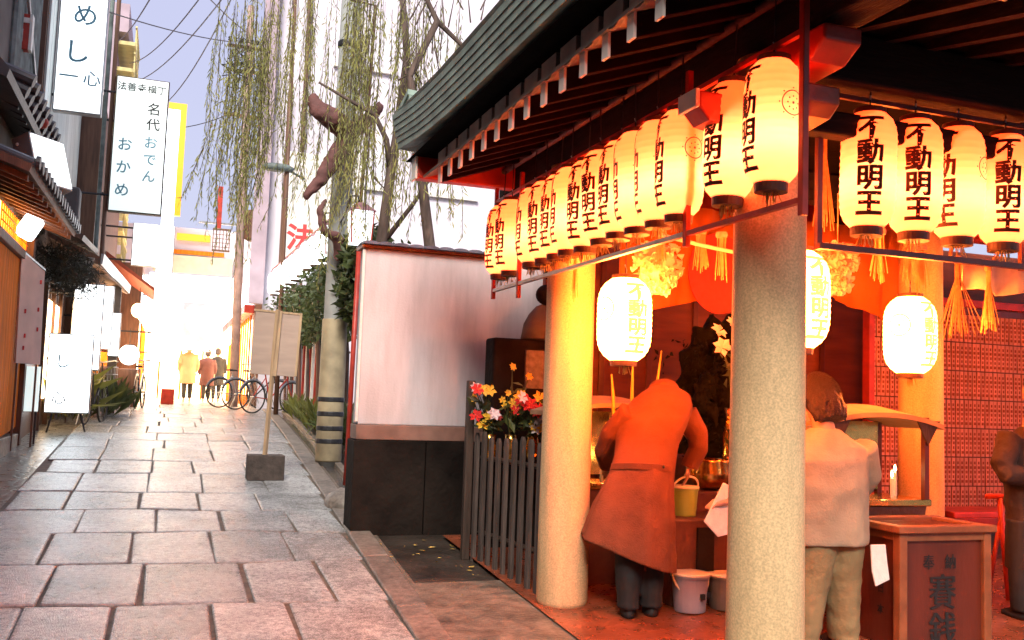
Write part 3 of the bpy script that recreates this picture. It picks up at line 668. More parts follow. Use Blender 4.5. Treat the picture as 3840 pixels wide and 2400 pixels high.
# two candle houses with shallow roofs
def candle_house(x, y, w, label, g):
    t = thing('candle_house', label, 'candle stand', (x,y,g), group='candle houses'); h = w/2
    M_cr = mat('pale copper canopy', (.42,.27,.15), .5, .2, 6, .1)
    rings = []
    for k in range(13):
        u = -1+k/6; z = 1.625-.07*abs(u)**2.2; dd = .26
        rings.append([(x+u*h,y-dd,z-.03),(x+u*h,y+dd,z-.03),(x+u*h,y+dd,z),(x+u*h,y,z+.05*(1-abs(u)**3)),(x+u*h,y-dd,z)])
    obj('canopy', MB().loft(rings), M_cr, t, smooth=False)
    for sx_ in (-1,1):
        for sy_ in (-1,1): obj('post', MB().bb(x+sx_*h*.74-.018,x+sx_*h*.74+.018,y+sy_*.22-.018,y+sy_*.22+.018,1.06,1.60), M_lacq, t)
        obj('bracket', MB().prism([(x+sx_*h*.56,1.58),(x+sx_*h*.95,1.58),(x+sx_*h*.74,1.42)], y-.25, y-.235, 'xz'), M_wood, t)
    obj('shelf', MB().bb(x-h*.8,x+h*.8,y-.25,y+.25,1.03,1.075), M_gold, t, bevel=.008)
    obj('base', MB().hexa([(x-h*.55,y-.2,g),(x+h*.55,y-.2,g),(x+h*.55,y+.2,g),(x-h*.55,y+.2,g),(x-h*.72,y-.24,1.03),(x+h*.72,y-.24,1.03),(x+h*.72,y+.24,1.03),(x-h*.72,y+.24,1.03)]), M_alt, t)
    obj('back_plate', MB().bb(x-h*.7,x+h*.7,y+.20,y+.212,1.1,1.56), M_gold, t)
    k = 0
    for i in range(6):
        cx = x-h*.6+h*1.2*i/5; cyy = y-.12+.1*(i%2); zz = 1.075; hh = random.uniform(.10,.20)
        c = obj('candle', MB().lathe([(.012,0),(.012,hh),(.004,hh+.004)], (cx,cyy,zz), 10), M_creamp, t)
        obj('flame', MB().lathe([(.001,0),(.008,.012),(.006,.028),(.001,.045)], (cx,cyy,zz+hh+.006), 8, cap=False), G_flame, c, smooth=True)
    return t
candle_house(2.97,6.28,.92,'candle stand with curved pale canopy behind the stooping person', gz(6.2))
candle_house(4.33,5.22,.94,'candle stand with curved pale canopy right of the man in the cream shirt', gz(5.8))
# boards of paper name strips
t = thing('name_strip_board', 'tall screen of pale paper name strips behind the rear right pillar', 'screen', (6.9,6.9,gz(6.9)))
obj('backing', MB().bb(5.85,7.75,6.93,6.96,.62,2.62), M_lacq, t)
for x in (5.85,7.75): obj('frame_post', MB().bb(x-.03,x+.03,6.88,6.97,.43,2.72), M_red, t, bevel=.005)
for z in (.66,2.66): obj('frame_rail', MB().bb(5.881,7.719,6.885,6.968,z-.035,z+.035), M_red, t, bevel=.005)
strip = MB().bb(-.019,.019,-.003,.003,-.125,.125).mesh('strip', M_strip)
slot = MB(); 
for k in range(5): slot.bb(-.010+random.uniform(-.003,.003),.010+random.uniform(-.004,.003),-.0052,-.0036,-.10+.042*k,-.075+.042*k)
slotm = slot.mesh('brush_marks', mat('faded red ink', (.24,.05,.035), .8, .3, 20, 0))
for r_ in range(7):
    for c_ in range(37):
        x = 5.905+.0497*c_
        if 7.72 < x: continue
        o = link('name_strip', strip, t); o.location = (x+random.uniform(-.003,.003), 6.922, .85+.263*r_); o.rotation_euler = (0, R(random.uniform(-2,2)), 0)
        q = link('brush_marks', slotm, o, world=False); q.matrix_parent_inverse = Matrix()
# red bench in front of it
t = thing('red_bench', 'low red bench in front of the name strip screen', 'bench', (6.6,6.2,gz(6.2)))
obj('seat', MB().bb(6.0,7.4,6.1,6.5,.80,.85), M_red, t, bevel=.01)
for x in (6.06,7.34):
    for y in (6.14,6.46): obj('leg', MB().bb(x-.025,x+.025,y-.025,y+.025,gz(y)-.005,.80), M_red, t)
# offertory box
BX0, BX1, BY0, BY1, BZ0, BZ1 = 3.985, 4.60, 4.45, 4.86, gz(4.65)-.02, .975
t = thing('offertory_box', 'red brown wooden offertory box with black characters at the lower right', 'box', (4.3,4.66,BZ0))
for (x, y) in ((BX0,BY0),(BX1,BY0),(BX0,BY1),(BX1,BY1)): obj('corner_post', MB().bb(x-.028,x+.028,y-.028,y+.028,BZ0,BZ1-.03), M_lacqe, t, bevel=.006)
obj('front_panel', MB().bb(BX0+.028,BX1-.028,BY0-.002,BY0+.014,BZ0+.03,BZ1-.075), M_lacq, t)
obj('side_panel', MB().bb(BX0-.002,BX0+.014,BY0+.028,BY1-.028,BZ0+.03,BZ1-.075), M_lacq, t)
obj('side_panel', MB().bb(BX1-.014,BX1+.002,BY0+.028,BY1-.028,BZ0+.03,BZ1-.075), M_lacq, t)
obj('back_panel', MB().bb(BX0+.028,BX1-.028,BY1-.014,BY1+.002,BZ0+.03,BZ1-.075), M_lacq, t)
for z in (BZ1-.052,): 
    obj('top_rail', MB().bb(BX0+.028,BX1-.028,BY0-.022,BY0+.02,z-.022,z+.022), M_lacqe, t); obj('top_rail', MB().bb(BX0-.022,BX0+.02,BY0+.028,BY1-.028,z-.022,z+.022), M_lacqe, t)
# frame-like lid with slats over the opening
for a in ((BX0-.05,BX1+.05,BY0-.05,BY0+.03),(BX0-.05,BX1+.05,BY1-.03,BY1+.05)): obj('lid_rail', MB().bb(a[0],a[1],a[2],a[3],BZ1-.029,BZ1+.012), M_lacqe, t, bevel=.006)
for a in ((BX0-.05,BX0+.03),(BX1-.03,BX1+.05)): obj('lid_rail', MB().bb(a[0],a[1],BY0+.031,BY1-.031,BZ1-.029,BZ1+.010), M_lacqe, t, bevel=.006)
for i in range(7): y = BY0+.06+i*.048; obj('slat', MB().bb(BX0+.031,BX1-.031,y-.013,y+.013,BZ1-.035,BZ1-.008), M_lacq, t)
fx = (BX0+BX1)/2
for ch, sz, cx_, cz_ in (('賽',.215,-.01,.60),('銭',.215,-.01,.385),('奉',.09,-.11,.775),('納',.09,.05,.775)):
    for k_ in (-1,0,1): flat_text('lettering', column(ch, sz, .0, 1, .95), (fx+cx_+k_*.018*sz,BY0-.003-.0006*k_,cz_), (1,0,0), (0,0,1), (0,-1,0), M_inkb, t)
flat_text('lettering', column('日本', .06, .012, 2.0), (BX0-.003,BY0+.15,.55), (0,-1,0), (0,0,1), (-1,0,0), M_inkb, t)
# ================================================================== PEOPLE
def hand(m, wrist, fdir, ndir, s=1., curl=.7):
    """palm and five bent fingers; fdir = finger direction, ndir = palm side"""
    f = Vector(fdir).normalized(); nn = Vector(ndir); nn = (nn-f*nn.dot(f)).normalized(); w = f.cross(nn).normalized(); W = Vector(wrist)
    m.loft([[W+f*(.0*s)+w*(a*.028*s)+nn*(b*.016*s) for a, b in ((-1,-1),(1,-1),(1,1),(-1,1))],[W+f*(.04*s)+w*(a*.040*s)+nn*(b*.016*s) for a, b in ((-1,-1),(1,-1),(1,1),(-1,1))],[W+f*(.085*s)+w*(a*.040*s)+nn*(b*.013*s) for a, b in ((-1,-1),(1,-1),(1,1),(-1,1))]])
    for k, L in enumerate((.066,.074,.07,.056)):
        p = W+f*.08*s+w*((k-1.5)*.0205*s); d = f.copy(); pts = [p-f*.012*s, p]
        for j, q in enumerate((.42,.33,.25)): d = (d+nn*curl*(.45+.25*j)).normalized(); p = p+d*L*q*s; pts.append(p)
        m.tube(pts, [.0095*s,.0092*s,.0088*s,.008*s,.0065*s], 7)
    p = W+f*.025*s-w*.032*s; d = (f*.7-w*.7+nn*.3).normalized(); q = p+d*.035*s; e = (f+nn*.5-w*.1).normalized(); m.tube([p-d*.015*s, p, q, q+e*.028*s], [.012*s,.0115*s,.010*s,.008*s], 7)
def head(m, c, fdir, s=1., up=(0,0,1)):
    """one continuous head: skull, jaw, nose, ears; eyes and mouth are cut as shallow ridges"""
    f = Vector(fdir).normalized(); u = Vector(up); u = (u-f*u.dot(f)).normalized(); l = u.cross(f); C = Vector(c)
    def P(a, b, h): return C+l*a*s+f*b*s+u*h*s
    rings = []
    for h, rx, ry, off in ((-.125,.030,.030,.035),(-.115,.046,.052,.030),(-.085,.060,.076,.014),(-.04,.070,.090,.0),(.01,.075,.097,-.004),(.05,.076,.098,-.008),(.085,.066,.086,-.010),(.11,.044,.06,-.012),(.122,.014,.02,-.012)):
        rings.append([P(rx*math.cos(2*PI*k/20), off+ry*math.sin(2*PI*k/20), h) for k in range(20)])
    m.loft(rings)
    m.tube([P(0,.088,.012),P(0,.106,-.022),P(0,.094,-.038)], [.008*s,.014*s,.012*s], 8)
    m.tube([P(-.026,.080,-.068),P(0,.088,-.066),P(.026,.080,-.068)], [.005*s,.008*s,.005*s], 6)
    for q in (-1,1):
        m.tube([P(q*.018,.089,.03),P(q*.045,.076,.028)], .008*s, 6)
        m.ball(P(q*.030,.080,.008), .012*s, 8, 6); m.tube([P(q*.074,-.008,-.028),P(q*.083,-.016,0),P(q*.080,-.012,.03)], [.010*s,.016*s,.012*s], 8)
def hair_cap(m, c, fdir, s=1., up=(0,0,1), low=-.06, tufts=70):
    f = Vector(fdir).normalized(); u = Vector(up); u = (u-f*u.dot(f)).normalized(); l = u.cross(f); C = Vector(c)
    rings = []
    for h, rx, ry, off in ((low-.03,.060,.05,-.045),(low,.074,.066,-.042),(0,.086,.084,-.030),(.045,.089,.098,-.016),(.085,.080,.094,-.012),(.115,.056,.068,-.014),(.133,.018,.024,-.014)):
        rings.append([C+l*(rx*s*math.cos(2*PI*k/20)+random.uniform(-.003,.003))+f*(off*s+ry*s*math.sin(2*PI*k/20)+random.uniform(-.003,.003))+u*h*s for k in range(20)])
    m.loft(rings)
    for k in range(tufts):                    # tufts break the outline
        a = random.uniform(PI, 2*PI); h = random.uniform(low,.11); r_ = .088*math.sqrt(max(.1,1-(h/.14)**2)); p = C+l*r_*math.cos(a)*s+f*(-.02+r_*math.sin(a))*s+u*h*s
        d = (p-C).normalized(); m.tube([p-d*.012, p+d*.006-u*.015*s, p+d*.014+l*random.uniform(-.012,.012)-u*.04*s], [.011*s,.008*s,.002*s], 5)
# --- stooping person in the russet coat
g = gz(5.36)
wo = thing('person', 'person in a long russet coat and black trousers stooping toward the altar', 'person', (2.82,5.40,g))
fd = Vector((.42,.90,0)).normalized()
m = MB(); hc = Vector((3.24,5.95,1.56))
head(m, hc, (.35,.75,-.55), 1.0, (.2,.45,.85))
m.tube([(3.08,5.66,1.60),(3.16,5.82,1.58),hc+Vector((-.01,-.02,-.04))], [.06,.056,.055], 12)
m.loft([ell((2.82,5.44,1.0),.14,.10,16), ell((2.87,5.48,1.25),.14,.10,16,(R(-20),0,0)), ell((2.99,5.58,1.48),.15,.09,16,(R(-32),0,0)), ell((3.08,5.66,1.60),.09,.07,16,(R(-40),0,0))])
m.tube([(3.22,5.62,1.55),(3.34,5.59,1.36),(3.295,5.62,1.22)], [.05,.04,.03], 10); m.tube([(2.86,5.64,1.53),(2.78,5.80,1.32),(2.84,5.92,1.22)], [.05,.04,.03], 10)
for q, (x, y) in enumerate(((2.745,5.36),(2.905,5.38))): m.tube([(x+.01,5.44,1.0),(x+.005,y+.03,.62),(x,y,g+.08)], [.085,.055,.04], 12)
hand(m, (3.292,5.62,1.235), (-.05,.12,-1), (-.5,.3,0), 1.0, .5); hand(m, (2.85,5.93,1.21), (.3,.7,-.5), (0,-.2,-1), 1.0, .5)
fused('body', m, M_skin, wo, .010, 2)
m = MB()
# coat body: hem lower at the right, flaring at the left
def cring(c, rx, ry, tl, yaw=R(-22), n=28, dz=0, fold=0.):
    q = Matrix.Rotation(yaw,3,'Z') @ Euler((tl,0,0)).to_matrix(); P = []
    for k in range(n):
        a = 2*PI*k/n; rr = 1+fold*math.sin(a*5+1.3)+fold*.6*math.sin(a*9); v = q @ Vector((rx*rr*math.cos(a), ry*rr*math.sin(a), 0)); P.append(Vector(c)+v+Vector((0,0,dz*math.cos(a))))
    return P
YW = R(-26)
m.loft([cring((2.74,5.40,.70),.29,.19,0,YW,60,-.105,.055), cring((2.752,5.40,.80),.275,.18,0,YW,60,-.09,.052), cring((2.775,5.405,.95),.25,.165,R(-3),YW,60,-.05,.045), cring((2.81,5.42,1.10),.222,.152,R(-8),YW,60,-.01,.034), cring((2.85,5.44,1.22),.202,.142,R(-14),YW,60,.02,.022), cring((2.905,5.49,1.34),.205,.14,R(-22),YW,60,.04,.014),
        cring((2.97,5.55,1.46),.228,.136,R(-32),YW,60,.05,.008), cring((3.035,5.61,1.565),.235,.12,R(-42),YW,60,.045), cring((3.085,5.655,1.645),.20,.098,R(-50),YW,60,.03), cring((3.12,5.685,1.70),.13,.075,R(-52),YW,60,.01), cring((3.135,5.70,1.725),.06,.05,R(-54),YW,60)])
m.tube([(3.24,5.60,1.57),(3.33,5.58,1.44),(3.345,5.59,1.34),(3.30,5.615,1.235)], [.088,.076,.067,.058], 14)
m.tube([(2.86,5.62,1.57),(2.78,5.74,1.42),(2.78,5.85,1.30),(2.85,5.93,1.22)], [.085,.075,.066,.06], 14)
fused('coat', m, M_coat, wo, .0095, 2, disp=.012)
m = MB(); rings = []
for k in range(15):
    a = R(-150)+R(120)*k/14; q = Matrix.Rotation(YW,3,'Z'); c = Vector((2.846,5.443,1.215)); v = q@Vector((.210*math.cos(a),.150*math.sin(a),-.03*math.sin(a))); n2 = q@Vector((math.cos(a),math.sin(a),0))*.006
    rings.append([c+v+Vector((0,0,.02)),c+v+n2+Vector((0,0,.018)),c+v+n2-Vector((0,0,.018)),c+v-Vector((0,0,.02))])
obj('half_belt', m.loft(rings), M_coat, wo)
obj('back_vent', MB().tube([(2.80,5.268,.62),(2.815,5.275,.85),(2.83,5.285,1.05)], .007, 6), mat('dark seam',(.09,.02,.010),.9,.2,6,0), wo, smooth=True)
for (a_, b_, r_) in (((3.308,5.61,1.262),(3.297,5.618,1.222),.062),((2.842,5.92,1.235),(2.858,5.938,1.205),.064)): obj('cuff', MB().tube([a_, b_], [r_,r_*.98], 16), M_coat, wo, smooth=False)
for q_ in (-.055,.055): obj('belt_button', MB().ball((2.86+q_,5.292-.25*q_,1.245), .011, 8, 6), M_rubber, wo, smooth=True)
obj('collar', MB().loft([cring((3.115,5.68,1.69),.105,.075,R(-50),YW),cring((3.145,5.715,1.735),.100,.078,R(-54),YW),cring((3.155,5.725,1.731),.085,.066,R(-54),YW)]), M_coat, wo, smooth=True)
m = MB()
for q, (x, y) in enumerate(((2.735,5.36),(2.895,5.37))): m.loft([ell((x+.02,5.43,1.02),.105,.10), ell((x+.012,y+.03,.75),.088,.09), ell((x+.005,y+.01,.55),.078,.08), ell((x,y,g+.10),.068,.078), ell((x,y,g+.05),.070,.082)])
fused('trousers', m, M_black, wo, .014, 3, disp=.02)
for x, y in ((2.735,5.36),(2.895,5.37)): obj('shoe', MB().loft([ell((x+.03,y+.06,g),.048,.125,16,None,R(-22)), ell((x+.03,y+.06,g+.025),.05,.128,16,None,R(-22)), ell((x+.02,y+.03,g+.06),.043,.09,16,None,R(-22)), ell((x,y,g+.085),.035,.04,16,None,R(-22))]), M_rubber, wo, smooth=True)
m = MB(); hair_cap(m, hc, (.35,.75,-.55), 1.0, (.2,.45,.85), -.07); fused('hair', m, M_hair, wo, .010, 1)
# --- man in the cream shirt, back to us, head bowed
g = gz(4.6); mx_, my_ = 3.585, 4.60
ma = thing('person', 'person in a cream shirt and khaki trousers seen from behind, head bowed', 'person', (mx_,my_,g))
m = MB(); hc = Vector((mx_+.01,my_+.075,1.665)); head(m, hc, (0,.86,-.5), 1.03, (0,.5,.86))
m.tube([(mx_,my_-.0,1.44),(mx_,my_+.02,1.54),hc+Vector((0,0,-.05))], [.07,.062,.058], 12)
m.loft([ell((mx_,my_,.82),.16,.11,16), ell((mx_,my_,1.05),.15,.10,16), ell((mx_,my_,1.3),.18,.11,16), ell((mx_,my_,1.43),.16,.09,16), ell((mx_,my_,1.48),.08,.07,16)])
m.tube([(mx_-.2,my_,1.40),(mx_-.33,my_+.05,1.15),(mx_-.56,my_+.12,1.10)], [.052,.042,.03], 10); m.tube([(mx_+.2,my_,1.40),(mx_+.27,my_+.10,1.14),(mx_+.16,my_+.30,1.16)], [.052,.042,.03], 10)
for q in (-1,1): m.tube([(mx_+q*.09,my_,.84),(mx_+q*.11,my_,.55),(mx_+q*.12,my_,g+.08)], [.085,.055,.04], 12)
hand(m, (mx_-.56,my_+.12,1.10), (-1,.2,-.2), (0,.2,-1), 1.0, .7); hand(m, (mx_+.16,my_+.30,1.16), (-.6,.7,.1), (-.5,-.2,.2), 1.0, .3)
fused('body', m, M_skin, ma, .010, 2)
m = MB(); hair_cap(m, hc, (0,.86,-.5), 1.25, (0,.5,.86), -.085, 150); fused('hair', m, mat('brown hair',(.028,.010,.007),.6,.25,60,.6,120), ma, .010, 1)
m = MB()
m.loft([cring((mx_+.01,my_,.875),.262,.185,0,0,60,0,.03), cring((mx_+.005,my_,1.0),.266,.185,0,0,60,0,.026), cring((mx_,my_-.005,1.18),.278,.185,0,.1,60,0,.016), cring((mx_,my_-.01,1.34),.292,.165,0,.15,60,0,.006), cring((mx_,my_,1.42),.25,.138,0,0,60), cring((mx_,my_+.01,1.475),.16,.11,0,0,60), cring((mx_,my_+.015,1.52),.085,.085,0,0,60)])
m.tube([(mx_+.24,my_,1.42),(mx_+.325,my_+.05,1.25),(mx_+.30,my_+.12,1.12),(mx_+.19,my_+.27,1.15)], [.10,.092,.08,.066], 14)
m.tube([(mx_-.24,my_,1.42),(mx_-.34,my_+.04,1.22),(mx_-.40,my_+.08,1.14),(mx_-.53,my_+.115,1.10)], [.10,.09,.08,.062], 14)
fused('shirt', m, M_shirt, ma, .012, 3, disp=.014)
m = MB()
for q in (-1,1): m.loft([ell((mx_+q*.075,my_,.93),.150,.155), ell((mx_+q*.095,my_,.80),.135,.145), ell((mx_+q*.115,my_+.005,.60),.105,.115), ell((mx_+q*.128,my_-.005,.42),.088,.10), ell((mx_+q*.135,my_,g+.08),.082,.095), ell((mx_+q*.135,my_,g+.045),.083,.098)])
fused('trousers', m, M_khaki, ma, .011, 2, disp=.022)
for q in (-1,1): x = mx_+q*.135; obj('shoe', MB().loft([ell((x,my_+.06,g),.05,.13), ell((x,my_+.06,g+.03),.052,.132), ell((x,my_+.03,g+.065),.045,.09), ell((x,my_,g+.09),.035,.04)]), M_black, ma, smooth=True)
# loose strands over the bowed head
m = MB(); f_ = Vector((0,.86,-.5)).normalized(); u_ = Vector((0,.5,.86)); l_ = Vector((1,0,0)); C_ = Vector((mx_+.01,my_+.075,1.665))+u_*.02-f_*.02
for k in range(420):
    a = random.uniform(0,2*PI); P0 = C_+u_*.145+l_*.02*math.cos(a)+f_*.02*math.sin(a); pts = []
    reach = random.uniform(.9,1.55); j_ = random.uniform(1.0,1.10); w_ = random.uniform(-.25,.25)
    for q in range(6): th = reach*q/5*1.25; pts.append(C_+(u_*math.cos(th)*.150+(l_*math.cos(a+w_*q/5)*.112+f_*math.sin(a+w_*q/5)*.122)*math.sin(th))*j_)
    if pts[-1].z < 1.50: continue
    m.tube(pts, [.0035,.004,.004,.0035,.003,.001], 3)
obj('hair_strands', m, mat('brown hair',(.028,.010,.007),.6,.25,60,.6,120), ma)['kind'] = 'stuff'
# towels
def towel(label, poly, y, th, sway):
    m = MB(); n = len(poly); rings = []
    m.prism(poly, y, y+th, 'xz'); t = tag(obj('towel', m, M_towel, bevel=.004), label, 'towel', 'white towels'); return t
towel('white towel hanging from the right pocket of the khaki trousers', [(3.765,.885),(3.865,.885),(3.878,.79),(3.895,.69),(3.80,.655),(3.775,.74)], 4.43, .012, 0)
towel('white towel held out left of the near pillar', [(2.985,1.20),(3.09,1.16),(3.10,.93),(2.955,.90),(2.865,.985)], 4.71, .012, 0)
# --- dark clothed person cut by the right edge
g = gz(4.9); ex, ey = 5.50, 4.9
pe = thing('person', 'person in dark clothes with a bent elbow, cut by the right picture edge', 'person', (ex,ey,g))
m = MB(); hc = Vector((ex+.02,ey-.02,1.79)); head(m, hc, (-.1,1,-.1), 1.0)
m.tube([(ex,ey,1.52),(ex,ey,1.62),hc+Vector((0,0,-.06))], [.07,.06,.058], 12)
m.loft([ell((ex,ey,.9),.16,.11,16), ell((ex,ey,1.3),.18,.11,16), ell((ex,ey,1.5),.16,.09,16), ell((ex,ey,1.56),.08,.07,16)])
m.tube([(ex-.2,ey,1.5),(ex-.3,ey-.03,1.3),(ex-.12,ey-.14,1.22)], [.05,.042,.03], 10); m.tube([(ex+.2,ey,1.5),(ex+.27,ey,1.25),(ex+.25,ey,1.02)], [.05,.042,.03], 10)
for q in (-1,1): m.tube([(ex+q*.09,ey,.9),(ex+q*.10,ey,g+.08)], [.085,.04], 12)
hand(m, (ex-.12,ey-.14,1.22), (1,-.1,.1), (0,1,0), 1.0, .5); hand(m, (ex+.25,ey,1.02), (0,.1,-1), (-1,0,0), 1.0, .5)
fused('body', m, M_skin, pe, .011, 2)
m = MB(); m.loft([ell((ex,ey,.62),.19,.17,24), ell((ex,ey,1.0),.185,.16,24), ell((ex,ey,1.3),.225,.16,24), ell((ex,ey,1.47),.23,.13,24), ell((ex,ey,1.56),.10,.09,24)])
m.tube([(ex-.2,ey,1.50),(ex-.315,ey-.03,1.31),(ex-.30,ey-.06,1.25),(ex-.13,ey-.135,1.225)], [.085,.075,.07,.055], 12); m.tube([(ex+.2,ey,1.5),(ex+.28,ey,1.25),(ex+.25,ey,1.04)], [.085,.07,.055], 12)
fused('jacket', m, mat('dark brown cloth',(.035,.022,.018),.85,.3,8,.2), pe, .015, 3, disp=.03)
m = MB()
for q in (-1,1): m.loft([ell((ex+q*.08,ey,.95),.12,.12), ell((ex+q*.10,ey,.6),.09,.095), ell((ex+q*.105,ey,g+.05),.07,.085)])
fused('trousers', m, M_black, pe, .015, 3)
for q in (-1,1): x = ex+q*.105; obj('shoe', MB().loft([ell((x,ey+.05,g),.048,.125), ell((x,ey+.05,g+.03),.05,.127), ell((x,ey,g+.085),.035,.04)]), M_black, pe, smooth=True)
m = MB(); hair_cap(m, hc, (-.1,1,-.1), 1.02); fused('hair', m, M_hair, pe, .012, 1)
# slim vermilion post near the right edge
t = thing('red_stand', 'thin red folding stand near the right picture edge', 'stand', (5.75,5.3,gz(5.3)))
obj('leg', MB().tube([(5.72,5.32,gz(5.3)),(5.62,5.3,1.05)], .018, 8), M_red, t, smooth=True)
obj('leg', MB().tube([(5.55,5.35,gz(5.3)),(5.70,5.33,1.05)], .018, 8), M_red, t, smooth=True)
obj('top_bar', MB().tube([(5.5,5.3,1.06),(5.95,5.3,1.06)], .018, 8), M_red, t, smooth=True)
# ================================================================== RIGHT SIDE: WALL, FENCE, PLANTING
WY = 8.0
wall = thing('garden_wall', 'white plastered wall with tiled coping on a dark stone base', 'wall', (2.6,8.1,gz(8.1)))
obj('plaster_panel', MB().bb(1.535,4.4,WY,WY+.22,1.375,2.86), M_plast, wall, bevel=.01)
obj('skirting', MB().bb(1.520,4.4,WY-.022,WY+.24,1.25,1.374), M_band, wall, bevel=.006)
x = 1.50
for i, w in enumerate((.62,.66,.58,.7)):
    obj('base_block', MB().bb(x+.004,x+w-.004,WY-.05,WY+.27,gz(8)-.12,1.246), M_dstone, wall, bevel=.006); x += w
obj('corner_strip', MB().bb(1.512,1.5335,WY-.004,WY+.03,1.40,2.85), M_white, wall)
obj('coping_board', MB().bb(1.50,4.4,WY-.02,WY+.24,2.862,2.888), M_lacqe, wall)
for i in range(22):
    x = 1.50+.132*i
    m = MB(); rings = []
    for (y, z) in ((WY-.07,2.902),(WY+.11,2.918),(WY+.29,2.902)):
        rings.append([(x+.066+.062*math.cos(PI*k/6), y, z+.016*math.sin(PI*k/6)) for k in range(7)]+[(x+.004,y,z-.012),(x+.128,y,z-.012)])
    obj('coping_tile', m.loft(rings), M_tile, wall)
# picket fence between the rear left pillar and the wall
fe = thing('picket_fence', 'dark weathered picket fence between the rear left pillar and the wall', 'fence', (2.25,6.45,gz(6.45)))
A, B = Vector((2.265,7.0)), Vector((2.365,5.95))
for i in range(9):
    p = A.lerp(B, i/8); w = .022; d = (B-A).normalized(); n2 = Vector((-d.y, d.x)); top = 1.36+random.uniform(-.02,.02); q = Matrix.Rotation(math.atan2(d.y,d.x)+random.uniform(-.1,.1),3,'Z')
    P = [Vector((p.x,p.y,0))+q@Vector((sx*w*random.uniform(.8,1.05), sy*.013, 0)) for sx, sy in ((-1,-1),(1,-1),(1,1),(-1,1))]
    g = gz(p.y)-.03; b = [(v.x,v.y,g) for v in P]; tt = [(v.x,v.y,top-.03) for v in P]; c = [(v.x*.6+p.x*.4,v.y*.6+p.y*.4,top) for v in P]
    obj('picket', MB().loft([b,tt,c]), mat('weathered picket', (.085,.062,.052), .8, .45, 5, .5, 22, stretch=(6,6,.6), rnd=.25), fe)
for z in (.62,1.18): obj('fence_rail', MB().tube([(A.x+.045,A.y,z),(B.x+.045,B.y,z)], .02, 6), M_wood, fe)
obj('end_post', MB().bb(2.19,2.25,7.04,7.10,gz(7)-.03,1.76), M_wood, fe, bevel=.008)
# stone monument behind it, with bell shaped top
t = thing('stone_monument', 'dark stone monument with a bell shaped top behind the fence', 'monument', (2.75,7.4,gz(7.4)))
obj('slab', MB().bb(2.47,3.0,7.30,7.52,gz(7.4)-.05,2.12), M_dstone, t, bevel=.02)
obj('bell_top', MB().lathe([(.0,2.42),(.05,2.40),(.11,2.33),(.15,2.25),(.17,2.13),(.16,2.121)][::-1], (2.90,7.36,0), 24), mat('mossy brown stone',(.11,.085,.055),.85,.4,7,.4), t, smooth=True)
obj('finial', MB().ball((2.93,7.36,2.50), .085, 14, 10), M_dstone, t, smooth=True)
obj('finial', MB().ball((2.97,7.36,2.68), .06, 14, 10), M_dstone, t, smooth=True)
obj('lit_side', MB().bb(2.74,2.98,7.27,7.298,1.72,2.03), M_kerb, t)  # paler slab stands in for light on this side
# offered flowers over the fence
bouquet('red_white_flowers', 'dense red and white offered flowers right of the monument, beside the pillar', 'flowers', (2.62,6.75,1.30), [(2.62+random.uniform(-.17,.17),6.70+random.uniform(-.1,.1),1.44+random.uniform(-.06,.24)) for i in range(26)], [random.choice([M_petr,M_petr,M_petw,M_pety]) for i in range(26)], .05, M_gold, M_leafd, 120, 'offered flowers')
bouquet('red_white_flowers', 'smaller red and white offered flowers above the left end of the fence', 'flowers', (2.33,6.9,1.28), [(2.28+random.uniform(-.09,.10),6.88+random.uniform(-.08,.08),1.50+random.uniform(-.08,.22)) for i in range(11)], [random.choice([M_petr,M_petr,M_petw,M_pety]) for i in range(11)], .05, M_gold, M_leafd, 70, 'offered flowers')
bouquet('yellow_spray', 'loose spray of small yellow flowers over the fence', 'flowers', (2.48,6.85,1.28), [(2.5+random.uniform(-.14,.14),6.85+random.uniform(-.08,.08),1.6+random.uniform(-.12,.28)) for i in range(20)], [M_pety]*20, .03, M_gold, M_leafy, 90)
# boulder at the wall foot
m = MB().ball((1.70,9.2,.56), .20, 14, 10, (1,1.3,.8)); o = obj('boulder', m, M_kerb, smooth=True); tag(o, 'rounded boulder at the foot of the wall corner', 'rock')
tx = bpy.data.textures.new('rock','CLOUDS'); tx.noise_scale = .25; d = o.modifiers.new('rough','DISPLACE'); d.texture = tx; d.strength = .12
# ------------------------------------------------------------------ notice board seen from behind
t = thing('notice_board', 'back of a plywood notice board on a post set in a concrete block', 'sign', (1.10,10.85,gz(10.85)))
q = Matrix.Rotation(R(2.2),3,'Y')
obj('panel', MB().box((1.125,10.80,2.15), (.49,.018,.70), q), M_plywood, t, bevel=.004)
obj('panel_frame', MB().box((1.125+.245,10.80,2.15), (.025,.03,.70), q), M_lathe, t)
obj('panel_frame', MB().box((1.125,10.80,2.497), (.50,.03,.022), q), M_lathe, t)
obj('batten', MB().box((1.135,10.778,2.15), (.05,.02,.72), q), M_lathe, t)
obj('post', MB().tube([(1.075,10.82,gz(10.82)+.2),(1.128,10.77,2.52)], .026, 4), M_lathe, t)
obj('base_block', MB().bb(.895,1.285,10.72,10.98,gz(10.8)-.01,gz(10.8)+.265), M_conc2, t, bevel=.012)
